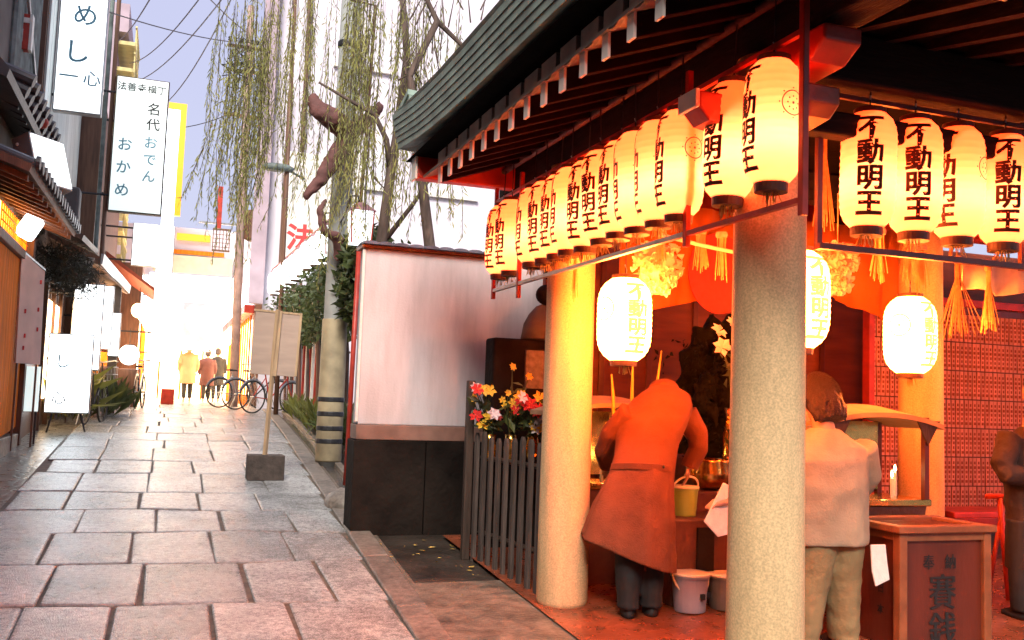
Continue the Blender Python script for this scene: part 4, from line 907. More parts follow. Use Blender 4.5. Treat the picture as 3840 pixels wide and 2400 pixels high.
# ------------------------------------------------------------------ picket railing, hedge, ground plants up the lane
GR = 'red and white pickets of the lane railing'
fe = thing('lane_railing', 'red and white picket railing under the clipped hedge', 'railing', (2.75,18,gz(18)))
for i in range(17):
    y = 14.9+.47*i; x = 2.62+.012*(y-15)
    obj('picket', MB().bb(x-.03,x+.03,y-.035,y+.035,gz(y)-.04,gz(y)+1.52), M_red if i % 2 else M_white, fe, bevel=.006)
for z in (.45,1.35): obj('rail', MB().tube([(2.66,14.8,gz(14.8)+z),(2.75,22.5,gz(22.5)+z)], .022, 6), M_brownw, fe)
def foliage_obj(name, label, cat, P, size, m, core=None, group=None, aspect=.5, droop=.1, trunk=None, base=(0,0,0)):
    t = thing(name, label, cat, base, group=group)
    V, F = leaves(np.asarray(P), size, aspect, droop); link('crown', fast_mesh('crown', V, F, m), t)
    if core: obj('branches', core, M_bark, t)['kind'] = 'stuff'
    return t
# hedge: long clipped mass, higher toward the wall
N = 12000; Y = rng.uniform(12.2,24,N); X = 2.50+.012*(Y-12)+rng.normal(0,.19,N); top = 3.70-.0*(Y-12)+.06*np.sin(Y*2.3)+.05*np.sin(Y*5.1); bot = 2.55+.10*np.sin(Y*1.7)
Zr = bot+(top-bot)*rng.uniform(0,1,N)**.8
core = MB()
for i in range(9):
    y = 11.8+1.4*i; core.tube([(2.62,y,gz(y)),(2.60+random.uniform(-.05,.05),y+.05,2.2),(2.55,y+.2,3.2)], [.035,.03,.015], 6)
foliage_obj('hedge', 'long clipped hedge below the white lantern row', 'hedge', np.stack([X,Y,Zr],1), .11, M_leafd, core, base=(2.6,17,gz(17)))
N = 3200; a = rng.normal(size=(N,3)); a /= np.linalg.norm(a,axis=1)[:,None]; rr = rng.uniform(.35,1,N)[:,None]**.5
P = np.array([2.26,11.7,3.05])+a*rr*np.array([.34,.6,.66])
foliage_obj('evergreen_shrub', 'dark glossy shrub right of the hedge, against the wall edge', 'shrub', P, .12, M_leafd, MB().tube([(2.3,11.7,gz(11.7)),(2.28,11.7,2.6),(2.2,11.6,3.2)], [.05,.04,.02], 8), base=(2.3,11.7,gz(11.7)))
def clump(x, y, n, h, label, m=M_leafd):
    t = thing('leafy_plant', label, 'plant', (x,y,gz(y)), group='low plants along the lane edge'); P = np.array([(x+random.gauss(0,.12),y+random.gauss(0,.2),gz(y)+random.random()*h*.5) for _ in range(n)])
    dirs = np.stack([rng.normal(0,.5,n),rng.normal(0,.5,n),np.full(n,1.)],1); V, F = leaves(P, h*.8, .16, 0, dirs); link('leaves', fast_mesh('leaves', V, F, m), t)
    obj('stems', MB().tube([(x,y,gz(y)-.03),(x+.02,y,gz(y)+h*.5)], .012, 5), M_bark, t)
for i, (x, y, n, h) in enumerate(((2.42,12.9,120,.5),(2.45,13.7,120,.5),(2.47,14.5,110,.45),(2.5,15.4,110,.45),(2.5,16.4,110,.42),(2.53,17.5,100,.4),(2.56,18.6,100,.4),(2.6,19.8,90,.4))):
    clump(x, y, n, h, '%s leafy plant from the wall along the railing' % ordn[i] if i else 'leafy plant along the railing nearest to the wall', M_leafd if i < 3 else M_leafy)
# slatted round bin, red post, small white plate
o = obj('red_post', MB().tube([(1.905,10.45,gz(10.4)),(1.93,10.45,3.22)], .028, 8), M_red, smooth=True); tag(o, 'thin bright red post close to the wall edge', 'post')
t = thing('hanging_plate', 'small white plate sign in front of the tan column', 'sign', (2.05,12.4,2.3)); obj('plate', MB().bb(1.98,2.09,12.38,12.395,2.32,2.60), M_white, t, bevel=.02); obj('rod', MB().tube([(2.04,12.41,2.3),(2.04,12.41,gz(12.4))], .01, 6), M_steel, t)
t = thing('hanging_plate', 'small white plate sign fixed on the picket railing', 'sign', (2.5,16.2,2.1)); obj('plate', MB().bb(2.46,2.6,16.2,16.215,2.0,2.42), M_white, t, bevel=.02); obj('rod', MB().tube([(2.53,16.23,2.42),(2.53,16.23,gz(16.2))], .01, 6), M_steel, t)
# ------------------------------------------------------------------ row of white lanterns climbing up the lane
lw = thing('white_lantern', '', 'lantern', group='white lanterns above the hedge')
def wl(z): t = min(1,abs(z)/.24); return .17*(1-.4*t**5)
obj('paper_shade', MB().lathe([(wl(-.24+.02*i),-.24+.02*i) for i in range(25)], n=20, cap=False), G_white2, lw, smooth=True, world=False)
obj('top_cap', MB().lathe([(.06,.285),(.11,.28),(.11,.235),(.08,.235)], n=16), mat('mauve cap',(.36,.22,.26),.6,.2,8,0), lw, world=False)
obj('bottom_cap', MB().lathe([(.08,-.235),(.11,-.235),(.10,-.27),(.05,-.27)], n=16), M_cap, lw, world=False)
for i in range(11):
    y = 14.0+.76*i; lb = '%s white lantern of the row above the hedge counted from the wall' % ordn[i]
    c = lw if i == 0 else copy_tree(lw, (0,0,0), random.uniform(0,6), lb); c.location = (2.34-.022*(y-14), y, 4.02+random.uniform(-.02,.02)); c['label'] = lb
o = obj('lantern_bar', MB().tube([(2.34,13.7,4.36),(2.155,22.0,4.36)], .03, 6), mat('dusty red bar',(.40,.14,.12),.6,.2,6,.1)); tag(o, 'long dusty red bar carrying the white lanterns', 'bar')
for i in range(4):
    y = 14.4+2.4*i; o = obj('lantern_post', MB().tube([(2.52,y,gz(y)),(2.40,y,4.36)], .03, 8), M_brownw); tag(o, '%s post under the white lantern bar counted from the wall' % ordn[i], 'post', 'posts of the white lantern row')
# two boxy street lanterns over the wall corner
for i, (x, y, z, s) in enumerate(((2.03,11.0,3.55,1.),(1.98,12.6,3.62,.95))):
    t = thing('box_lantern', ['large white box lantern above the wall corner','white box lantern with mauve roof just left of the larger one'][i], 'lantern', (x,y,z), group='box lanterns')
    w = .13*s; obj('glass', MB().hexa([(x-w*.85,y-w*.85,z-.19),(x+w*.85,y-w*.85,z-.19),(x+w*.85,y+w*.85,z-.19),(x-w*.85,y+w*.85,z-.19),(x-w,y-w,z+.19),(x+w,y-w,z+.19),(x+w,y+w,z+.19),(x-w,y+w,z+.19)]), G_white, t)
    obj('roof', MB().hexa([(x-w*1.2,y-w*1.2,z+.19),(x+w*1.2,y-w*1.2,z+.19),(x+w*1.2,y+w*1.2,z+.19),(x-w*1.2,y+w*1.2,z+.19),(x-.03,y-.03,z+.30),(x+.03,y-.03,z+.30),(x+.03,y+.03,z+.30),(x-.03,y+.03,z+.30)]), mat('mauve lamp roof',(.30,.14,.16),.6,.3,8,.1), t)
    for sx in (-1,1): obj('corner_bar', MB().tube([(x+sx*w*.86,y-w*.88,z-.19),(x+sx*w*1.01,y-w*1.03,z+.19)], .009, 6), M_red, t)
    obj('bracket', MB().tube([(x-.02,y,z+.29),(x-.04,y,z+.38),(x-.12,y+.02,z+.37),(x-.15,y+.05,z+.24)], .014, 8), M_iron, t, smooth=True)
    obj('wall_arm', MB().tube([(x-.15,y+.05,z+.24),(1.99,12.2,z+.24)], .012, 6), M_iron, t)
# ------------------------------------------------------------------ sign with red characters, on the far temple office
t = thing('temple_sign', 'white sign with large red characters above the lantern row', 'sign', (2.8,22.4,4.6))
obj('board', MB().bb(2.36,4.2,22.40,22.45,4.60,7.2), M_white, t); obj('frame', MB().bb(2.30,2.36,22.36,22.46,4.56,8.6), M_brownw, t); obj('frame', MB().bb(2.361,4.2,22.36,22.46,4.54,4.60), M_brownw, t)
flat_text('lettering', column('法', .64, .03), (2.76,22.398,5.18), (1,0,0), (0,0,1), (0,-1,0), M_redink, t)
flat_text('lettering', column('善', .64, .03), (3.44,22.398,5.24), (1,0,0), (0,0,1), (0,-1,0), M_redink, t)
# ------------------------------------------------------------------ pale building behind, with window bands
t = thing('pale_building', 'large pale building behind the willow', 'building', (7,25,1.2))
obj('wall', MB().hexa([(2.0,22.6,1),(15,22.6,1),(15,34,1),(3.4,34,1),(2.0,22.6,15),(15,22.6,15),(15,34,15),(3.4,34,15)]), M_plaster2, t)
obj('side_pier', MB().hexa([(1.66,22.3,3.6),(1.99,22.3,3.6),(1.99,22.59,3.6),(1.70,22.59,3.6),(1.66,22.3,15.5),(1.99,22.3,15.5),(1.99,22.59,15.5),(1.70,22.59,15.5)]), M_purple, t)
for i in range(5):
    for k in range(3):
        x0 = 3.4+2.3*i; z0 = 6.6+2.9*k
        w = obj('window', MB().bb(x0,x0+1.3,22.56,22.60,z0,z0+1.2), mat('pale glazing',(.70,.68,.74),.25,.08,3,0), t); obj('sill', MB().bb(x0-.06,x0+1.36,22.50,22.599,z0-.08,z0-.01), M_white, w); obj('mullion', MB().bb(x0+.63,x0+.67,22.535,22.559,z0,z0+1.2), M_white, w)
obj('downpipe', MB().tube([(2.7,22.5,1.2),(2.7,22.5,15)], .05, 8), M_brownw, t)
# ------------------------------------------------------------------ utility pole, street lamp, pipes
t = thing('utility_pole', 'tall concrete utility pole behind the willow strands', 'pole', (2.05,12.2,gz(12.2)))
obj('shaft', MB().tube([(1.99,12.2,gz(12.2)-.05),(1.99,12.2,2.7),(1.99,12.2,8.5)], [.158,.145,.115], 16), M_pole, t, smooth=True)
obj('wrap', MB().lathe([(.160,gz(12.2)+.02),(.166,gz(12.2)+.04),(.160,2.55),(.152,2.56)], (1.99,12.2,0), 20), mat('tan wrap', (.32,.26,.16), .7, .3, 5, .2), t, smooth=True)
for z in (1.0,1.16,1.34,1.52): obj('band', MB().lathe([(.165,z),(.172,z+.01),(.172,z+.05),(.165,z+.06)], (1.99,12.2,0), 20), M_iron, t)
for z in (4.6,5.0,6.1): obj('band', MB().lathe([(.14,z),(.145,z+.02),(.145,z+.06),(.14,z+.08)], (1.99,12.2,0), 16), M_iron, t)
obj('cross_arm', MB().bb(1.2,3.2,12.10,12.18,7.9,8.0), M_steel, t)
t = thing('street_lamp', 'slim street lamp with a flat teal head beside the willow', 'street lamp', (2.16,20.0,gz(20)))
obj('pole', MB().tube([(2.16,20,gz(20)-.05),(2.13,20,5.2),(2.08,20,11)], [.05,.045,.04], 10), M_brownw, t, smooth=True)
obj('arm', MB().tube([(2.48,20,6.05),(2.13,20,6.2),(1.85,20,6.25)], .025, 8), M_tealw, t, smooth=True)
obj('head', MB().loft([ell((1.94,20,6.16),.28,.13), ell((1.94,20,6.24),.34,.17), ell((1.94,20,6.30),.22,.10)]), M_tealw, t, smooth=True)
t = thing('pipe_frame', 'thin brown pipe frame standing right of the utility pole', 'pipe', (2.3,11.5,gz(11.5)))
obj('pipe', MB().tube([(2.06,11.4,3.0),(2.12,11.4,4.6),(2.16,11.4,6.4),(1.85,11.4,6.42)], .022, 8), M_brownw, t, smooth=True)
# ------------------------------------------------------------------ willow
wi = thing('willow_tree', 'willow with long hanging strands behind the white wall', 'tree', (2.0,9.6,gz(9.6)))
tr = MB()
tr.tube([(2.02,9.6,gz(9.6)-.05),(2.04,9.6,2.2),(2.0,9.6,3.2),(2.06,9.6,3.9),(2.12,9.62,4.4),(2.2,9.7,5.2),(2.1,9.9,6.4)], [.11,.10,.06,.05,.045,.04,.03], 10)
tr.tube([(2.06,9.6,3.9),(2.0,9.6,4.25),(1.86,9.6,4.50),(1.62,9.6,4.60),(1.3,9.7,4.78)], [.035,.03,.026,.02,.012], 8)
tr.tube([(2.08,9.6,4.1),(2.04,9.6,3.7),(1.88,9.6,3.85)], [.03,.025,.015], 7)
tr.tube([(2.03,9.6,3.2),(2.3,9.55,3.6),(2.5,9.5,3.95)], [.03,.022,.012], 7)
obj('trunk', tr, M_bark, wi, smooth=True)
kn = MB()      # thick pruned limbs that show as brown silhouettes
kn.tube([(1.98,11.9,3.3),(1.90,11.8,3.55),(1.72,11.7,3.6),(1.66,11.7,3.85),(1.74,11.7,4.0)], [.08,.075,.06,.05,.03], 12)
kn.tube([(1.95,11.9,4.75),(1.80,11.7,4.50),(1.64,11.7,4.22),(1.46,11.7,3.98)], [.13,.12,.085,.05], 12)
kn.tube([(1.98,11.9,4.9),(1.75,11.7,5.0),(1.56,11.7,5.1),(1.48,11.7,5.28)], [.13,.15,.12,.05], 12)
kn.tube([(1.99,11.9,4.9),(2.2,11.7,5.05),(2.36,11.7,5.28)], [.11,.09,.05], 12)
kn.tube([(1.99,11.9,3.3),(2.12,11.7,3.6),(2.25,11.7,3.4)], [.10,.08,.05], 12)
o = fused('old_limbs', kn, mat('red brown bark',(.15,.062,.058),.85,.4,5,.5), wi, .025, 5, disp=.05)
# strands
def strand(P, p0, L, sway, step=.055):
    x, y, z = p0; n = int(L/step); ph = random.uniform(0,6); out = []
    for i in range(n):
        s = i*step; out.append((x+sway[0]*s*s*.25+.03*math.sin(s*3+ph)*s, y+sway[1]*s*.1+.02*math.sin(s*2.3+ph), z-s))
    return out
LP = []; ST = MB()
def curtain_of(cx, cy, wx, wy, ztop, zspread, n, Lm, sx=-.05):
    for _ in range(n):
        x = random.gauss(cx, wx); y = random.gauss(cy, wy); s = strand(None, (x,y,ztop+random.uniform(-zspread,zspread)), Lm*random.uniform(.5,1.15), (random.gauss(sx,.05), random.gauss(0,.5)))
        if len(s) < 3: continue
        ST.tube(s[::4]+[s[-1]], .0035, 3, cap=False); LP.extend(s[2:])
curtain_of(.86,12.2,.14,.5,6.2,.4,50,2.6)      # dense left curtain
curtain_of(.60,12.2,.16,.5,6.2,.5,26,2.4,-.10)   # thin strands against the sky
curtain_of(1.40,12.6,.26,.5,7.0,.7,34,2.9)
curtain_of(1.96,11.3,.11,.3,6.4,.5,36,2.8)       # around the pole
curtain_of(2.0,10.2,.28,.5,6.3,.6,26,2.6)
curtain_of(2.35,9.6,.35,.4,5.6,.6,34,1.9)
curtain_of(1.80,9.0,.2,.3,4.4,.3,16,1.3)
curtain_of(2.2,9.3,.2,.2,4.1,.2,14,.9)
LP = np.array(LP); LP = np.repeat(LP, 2, 0)+rng.normal(0,.012,(len(LP)*2,3))
V, F = leaves(LP, .085, .14, 0, np.tile(np.array([[0,0,-1.]]), (len(LP),1)))
cr = link('crown', fast_mesh('crown', V, F, M_leafw), wi); obj('twigs', ST, M_bark, wi)
# bare tree to the right
bt = thing('bare_tree', 'bare branching tree under the roof corner', 'tree', (2.5,9.4,gz(9.4))); b = MB()
b.tube([(2.5,9.4,gz(9.4)),(2.45,9.3,3.0),(2.1,9.0,4.6),(2.08,9.0,4.76),(2.33,9.0,5.34),(2.18,9.0,5.6),(2.0,9.0,6.2)], [.07,.06,.04,.035,.035,.025,.015], 8)
obj('trunk', b, M_bark, bt, smooth=True); b = MB()
b.tube([(2.33,9.0,5.34),(2.62,9.0,5.12),(2.9,9.0,5.0)], [.028,.02,.01], 7)
for i in range(34):
    p = Vector((2.3,9,5.1))+Vector((random.uniform(-.35,.5),random.uniform(-.1,.1),random.uniform(-.5,.5))); b.tube([p, p+Vector((random.uniform(-.2,.2),0,random.uniform(.1,.4)))], [.009,.003], 4)
obj('branches', b, M_bark, bt)['kind'] = 'stuff'
# ================================================================== LEFT SIDE OF THE LANE
# ---- nearest shop: orange timber front under a tiled eave
sa = thing('timber_shop', 'orange timber shop front under a dark tiled eave at the left edge', 'building', (-1.9,12.6,gz(12.6)))
yy = 11.2
while yy < 13.62:
    w = random.uniform(.15,.20); obj('plank', MB().bb(-1.80+random.uniform(-.006,.006),-1.74,yy+.004,yy+w-.004,gz(yy)+.22,3.12), M_orange, sa, bevel=.004); yy += w
obj('corner_post', MB().bb(-1.86,-1.68,13.64,13.80,gz(13.7)-.02,3.5), M_brownw, sa, bevel=.008)
obj('plinth', MB().bb(-1.9,-1.70,10.8,13.80,gz(12)-.1,gz(12.6)+.20), M_kerb, sa, bevel=.01)
obj('inner_wall', MB().bb(-4.5,-1.81,10.8,13.8,.6,3.5), M_brownw, sa)
obj('lintel', MB().bb(-1.86,-1.69,10.8,13.639,3.13,3.24), M_brownw, sa, bevel=.006)
wn_ = obj('transom_window', MB().bb(-1.80,-1.765,11.4,13.5,3.26,3.56), G_warm, sa)
for i in range(14): obj('muntin', MB().bb(-1.764,-1.745,11.45+.15*i,11.465+.15*i,3.26,3.56), M_orange, wn_)
for z in (3.36,3.46): obj('muntin', MB().bb(-1.7445,-1.735,11.4,13.5,z-.006,z+.006), M_orange, wn_)
eave = obj('eave', MB().hexa([(-1.22,9.2,3.46),(-1.22,13.62,3.54),(-1.95,13.62,3.80),(-1.95,9.2,3.72),(-1.20,9.2,3.53),(-1.20,13.66,3.61),(-1.95,13.66,3.87),(-1.95,9.2,3.79)]), M_brownw, sa)
for i in range(12):
    y = 9.4+.37*i; obj('eave_rafter', MB().hexa([(-1.25,y-.025,3.405+.018*(y-9.2)),(-1.25,y+.025,3.405+.018*(y-9.2)),(-1.95,y+.025,3.66+.018*(y-9.2)),(-1.95,y-.025,3.66+.018*(y-9.2)),(-1.25,y-.025,3.462+.018*(y-9.2)),(-1.25,y+.025,3.462+.018*(y-9.2)),(-1.95,y+.025,3.722+.018*(y-9.2)),(-1.95,y-.025,3.722+.018*(y-9.2))]), M_brownw, eave)
for i in range(18):
    y = 9.2+.25*i; z = 3.54+.018*(y-9.2); rings = []
    for u in range(2): x = -1.19-.76*u; rings.append([(x,y+.125+.12*math.cos(PI*k/6),z+.26*u+.055*math.sin(PI*k/6)+.01) for k in range(7)]+[(x,y+.005,z+.26*u-.01),(x,y+.245,z+.26*u-.01)])
    obj('roof_tile', MB().loft(rings), M_dtile, sa)
    obj('tile_end', MB().tube([(-1.185,y+.125,z+.03),(-1.15,y+.125,z+.028)], .062, 12), M_dtile, sa)
obj('upper_wall', MB().bb(-4.5,-1.82,9.0,13.8,3.6,9.5), mat('smoked plaster',(.10,.085,.08),.8,.4,3,.2), sa)
# upper gable tiles and stacked ornaments at the frame edge
for k in range(3):
    for i in range(9):
        y = 10.6+.3*i; obj('roof_tile', MB().tube([(-1.80,y,4.55+.12*k),(-1.52+.05*k,y,4.42+.12*k)], .07, 10), M_dtile, sa)
obj('upper_roof', MB().hexa([(-1.5,9.5,4.36),(-1.5,13.4,4.36),(-1.9,13.4,4.5),(-1.9,9.5,4.5),(-1.48,9.5,4.44),(-1.48,13.4,4.44),(-1.9,13.4,4.92),(-1.9,9.5,4.92)]), M_dtile, sa)
obj('red_ball', MB().ball((-1.50,12.0,4.60), .075, 14, 10), M_red, sa, smooth=True)
t = thing('corrugated_screen', 'teal weathered corrugated screen above the timber shop', 'screen', (-1.7,12.5,5))
for i in range(13):
    y = 11.6+.14*i; obj('corrugation', MB().tube([(-1.80,y,4.95),(-1.80,y,6.6)], .05, 8), M_tealw, t)
obj('rail', MB().tube([(-1.72,11.4,6.3),(-1.72,13.5,4.95)], .02, 6), M_steel, t)
t = thing('red_wall_sign', 'small red wall sign with white marks at the upper left corner', 'sign', (-1.8,12.0,5.6))
obj('box', MB().bb(-2.3,-1.70,11.98,12.10,5.42,5.84), M_red, t, bevel=.01); obj('white_edge', MB().bb(-1.698,-1.67,11.97,12.11,5.42,5.84), M_white, t)
flat_text('lettering', column('御', .22, .012), (-1.86,11.979,5.56), (1,0,0), (0,0,1), (0,-1,0), M_white, t)
obj('stripe', MB().bb(-2.3,-1.701,11.968,11.979,5.73,5.79), M_white, t)
t = thing('tilted_sign_box', 'tilted white light box sign over the timber shop eave', 'sign', (-1.38,11.5,3.98))
q = Euler((R(0),R(-18),R(-38))).to_matrix(); c = Vector((-1.40,11.5,4.0))
obj('casing', MB().box(c, (.24,.50,.58), q), mat('grey sheet metal',(.34,.30,.29),.6,.2,5,.05), t, bevel=.006)
obj('lit_face', MB().box(c+q@Vector((.1275,0,0)), (.014,.46,.54), q), G_white, t)
for s in (-1,1): obj('bolt', MB().ball(c+q@Vector((-.05,-.252,.2*s)), .02, 8, 6), M_white, t)
obj('bracket', MB().tube([c+q@Vector((-.12,0,0)),(-1.83,11.7,4.05)], .02, 6), M_iron, t)
t = thing('round_wall_lamp', 'white rounded wall lamp below the dark eave', 'lamp', (-1.62,12.6,3.48))
o = obj('shade', MB().box((-1.62,12.6,3.47), (.22,.16,.30), Euler((0,R(28),0)).to_matrix()), G_white2, t, bevel=.05, seg=4)
obj('arm', MB().tube([(-1.78,12.62,3.40),(-1.70,12.6,3.44)], .015, 6), M_iron, t)
t = thing('menu_board', 'tall pink beige menu board leaning on the timber front', 'board', (-1.62,13.2,gz(13)))
obj('board', MB().hexa([(-1.70,12.95,1.86),(-1.50,13.55,1.86),(-1.52,13.57,1.86),(-1.72,12.97,1.86),(-1.72,12.9,3.22),(-1.52,13.5,3.05),(-1.54,13.52,3.05),(-1.74,12.92,3.22)]), M_pinkw, t)
obj('cap_rail', MB().hexa([(-1.73,12.88,3.225),(-1.51,13.48,3.055),(-1.55,13.53,3.055),(-1.76,12.92,3.225),(-1.73,12.88,3.25),(-1.51,13.48,3.08),(-1.55,13.53,3.08),(-1.76,12.92,3.25)]), M_steel, t)
for i, (u, z) in enumerate(((.25,2.5),(.8,2.9),(.78,2.55),(.3,2.2),(.8,2.3),(.28,2.05))):
    x = -1.72+.2*u; y = 12.93+.6*u; obj('red_mark', MB().box((x+.012,y-.005,z), (.02,.035,.05), Matrix.Rotation(R(18),3,'Z')), M_redink, t)
for u in (.1,.9): obj('leg', MB().bb(-1.72+.2*u-.012,-1.72+.2*u+.012,12.97+.6*u,12.995+.6*u,gz(13.2)-.02,1.87), M_brownw, t)
t = thing('low_sign', 'small white low sign below the menu board', 'sign', (-1.6,13.8,gz(13.8))); obj('panel', MB().bb(-1.72,-1.52,13.82,13.85,1.26,1.84), G_sign2, t); 
for x in (-1.70,-1.54): obj('leg', MB().bb(x-.012,x+.012,13.825,13.845,gz(13.8)-.02,1.26), M_iron, t)
# ---- second shop
sb = thing('clad_shop', 'shop with pale metal cladding above a dark doorway', 'building', (-1.9,16,gz(16)))
obj('wall', MB().bb(-5,-1.76,13.82,19.0,.7,8.6), M_brownw, sb)
for i in range(17): obj('cladding_panel', MB().bb(-1.757,-1.725,13.9+.3*i,14.185+.3*i,4.1,8.6), M_shut, sb, bevel=.006)
obj('shop_window', MB().bb(-1.75,-1.72,15.6,17.6,1.4,2.9), G_hot, sb); 
for y in (15.55,16.6,17.65): obj('window_post', MB().bb(-1.745,-1.68,y-.04,y+.04,gz(y)-.02,3.3), M_brownw, sb)
obj('canopy', MB().hexa([(-1.02,15.6,3.42),(-.80,20.6,3.46),(-1.75,20.6,3.85),(-1.75,15.6,3.80),(-1.00,15.6,3.54),(-.78,20.6,3.58),(-1.75,20.6,4.0),(-1.75,15.6,3.95)]), M_brownw, sb)
obj('canopy_edge', MB().hexa([(-.985,15.58,3.44),(-.765,20.62,3.48),(-.79,20.62,3.48),(-1.01,15.58,3.44),(-.965,15.58,3.60),(-.745,20.62,3.64),(-.79,20.62,3.64),(-1.01,15.58,3.60)]), M_steel, sb)
obj('canopy_panel', MB().hexa([(-1.72,15.4,3.1),(-1.18,15.4,3.06),(-1.18,15.43,3.06),(-1.72,15.43,3.1),(-1.72,15.38,3.62),(-1.08,15.38,3.50),(-1.08,15.41,3.50),(-1.72,15.41,3.62)]), M_shut, sb)
obj('first_eave', MB().hexa([(-1.15,13.9,3.55),(-1.05,15.35,3.55),(-1.76,15.35,3.85),(-1.76,13.9,3.85),(-1.13,13.9,3.62),(-1.03,15.35,3.62),(-1.76,15.35,4.0),(-1.76,13.9,4.0)]), M_dtile, sb)
obj('meter_box', MB().bb(-1.70,-1.30,14.9,15.2,3.95,4.45), mat('dark grey box',(.10,.09,.09),.6,.3,6,.05), sb, bevel=.04); obj('lit_slot', MB().bb(-1.62,-1.53,14.885,14.899,4.10,4.32), G_white, sb)
for x, m_ in ((-1.10,M_brownw),(-1.20,M_tealw)): obj('downpipe', MB().tube([(x,17.1,3.6),(x-.01,17.1,8.5)], .035, 8), m_, sb)
# pine boughs over the doorway
N = 2600; a = rng.normal(size=(N,3)); a /= np.linalg.norm(a,axis=1)[:,None]; P = np.array([-1.34,14.6,3.22])+a*rng.uniform(.2,1,N)[:,None]**.6*np.array([.36,.55,.34])+np.array([.10,0,-.10])*rng.normal(size=(N,1))
foliage_obj('pine_bough', 'dark pine boughs hanging over the second doorway', 'pine', P, .13, mat('pine needle',(.028,.035,.022),.6,.4,4,0), MB().tube([(-1.78,14.6,3.5),(-1.5,14.6,3.3),(-1.15,14.7,3.1)], [.03,.025,.012], 7), aspect=.1, droop=.5, base=(-1.5,14.6,3.3))
# ---- standing and hanging white signs
def light_sign(name, label, x0, x1, y, z0, z1, m, legs=None, arm=None, th=.10, grp='lit white signs', fr=M_steel, texts=()):
    t = thing(name, label, 'sign', ((x0+x1)/2,y,z0), group=grp)
    obj('case', MB().bb(x0,x1,y,y+th,z0,z1), fr, t, bevel=.012); obj('lit_face', MB().bb(x0+.02,x1-.02,y-.009,y-.001,z0+.02,z1-.02), m, t)
    for (s, size, cx, cz, pitch, mm) in texts:
        for k_, ch in enumerate(s): flat_text('lettering', column(ch, size, .012), (cx,y-.0095,cz+((len(s)-1)/2-k_)*size*pitch), (1,0,0), (0,0,1), (0,-1,0), mm, t, .003)
    if legs:
        for x in (x0+.12,x1-.12): obj('leg', MB().tube([(x,y+.05,z0+.02),(x+(-.06 if x < (x0+x1)/2 else .08),y+.02,gz(y)-.02)], .014, 6), M_iron, t)
    if arm:
        for z in (z0+.12*(z1-z0), z1-.12*(z1-z0)): obj('arm', MB().tube([(x0,y+th/2,z),(arm,y+th/2,z)], .02, 6), M_iron, t)
    return t
light_sign('standing_sign', 'white lit standing sign on splayed legs on the left pavement', -1.61,-1.00,15.3,gz(15.3)+.26,2.36,G_white2,legs=True,texts=(('し',.22,-1.40,1.95,1,M_blueink),('心',.20,-1.42,1.42,1,M_inkb)))
light_sign('hanging_sign', 'tall white lit panel right behind the standing sign', -1.40,-.96,16.2,1.85,3.20,G_white2,arm=-1.75)
light_sign('hanging_sign', 'narrow white lit panel below the long canopy', -1.10,-.92,18.2,2.25,3.38,G_white2,arm=-1.75)
light_sign('hanging_sign', 'lower white lit panel right of the narrow one', -1.0,-.80,18.7,2.15,2.95,G_white2,arm=-1.75)
light_sign('projecting_sign', 'large white projecting sign with pale blue brush characters at the top left', -1.70,-1.07,14.5,5.42,7.4,G_white,arm=-1.8,th=.16,texts=(('め',.34,-1.36,6.82,1,M_blueink),('し',.36,-1.44,6.28,1,M_blueink),('一',.26,-1.52,5.92,1,M_blueink),('心',.24,-1.22,5.92,1,M_blueink)))
light_sign('projecting_sign', 'white projecting sign with black characters and dark frame, second from the left', -1.06,-.22,17.0,4.50,6.80,G_sign2,arm=-1.75,th=.16,fr=M_wood,
           texts=(('法',.15,-.98+.02,6.62,1,M_inkb),('善',.15,-.81,6.62,1,M_inkb),('寺',.15,-.65,6.62,1,M_inkb),('横',.15,-.49,6.62,1,M_inkb),('丁',.15,-.34,6.62,1,M_inkb),('名代',.22,-.44,6.15,1.2,M_inkb),('おでん',.22,-.46,5.42,1.3,M_blueink),('おかめ',.24,-.86,5.25,1.6,M_blueink)))
t = thing('yellow_sign', 'narrow glowing yellow sign frame right of the framed white sign', 'sign', (-.08,19.2,4.9), group='lit white signs')
obj('panel', MB().bb(-.02,.09,19.2,19.3,4.9,7.08), G_yel, t); obj('panel', MB().bb(-.24,-.021,19.2,19.3,6.95,7.08), G_yel, t); obj('white_panel', MB().bb(-.24,-.025,19.21,19.29,4.4,6.945), G_white2, t); obj('arm', MB().tube([(-.24,19.25,5.2),(-1.7,19.25,5.2)], .025, 6), M_iron, t); obj('arm', MB().tube([(-.24,19.25,6.6),(-1.7,19.25,6.6)], .025, 6), M_iron, t)
light_sign('hanging_sign', 'wide blank white sign under the framed one', -.78,-.05,20.6,4.05,4.92,G_white2,arm=-1.7)
light_sign('hanging_sign', 'tall blank white sign with orange marks farther up the left side', -.34,.02,22.4,2.5,5.2,G_white2,arm=-1.4)
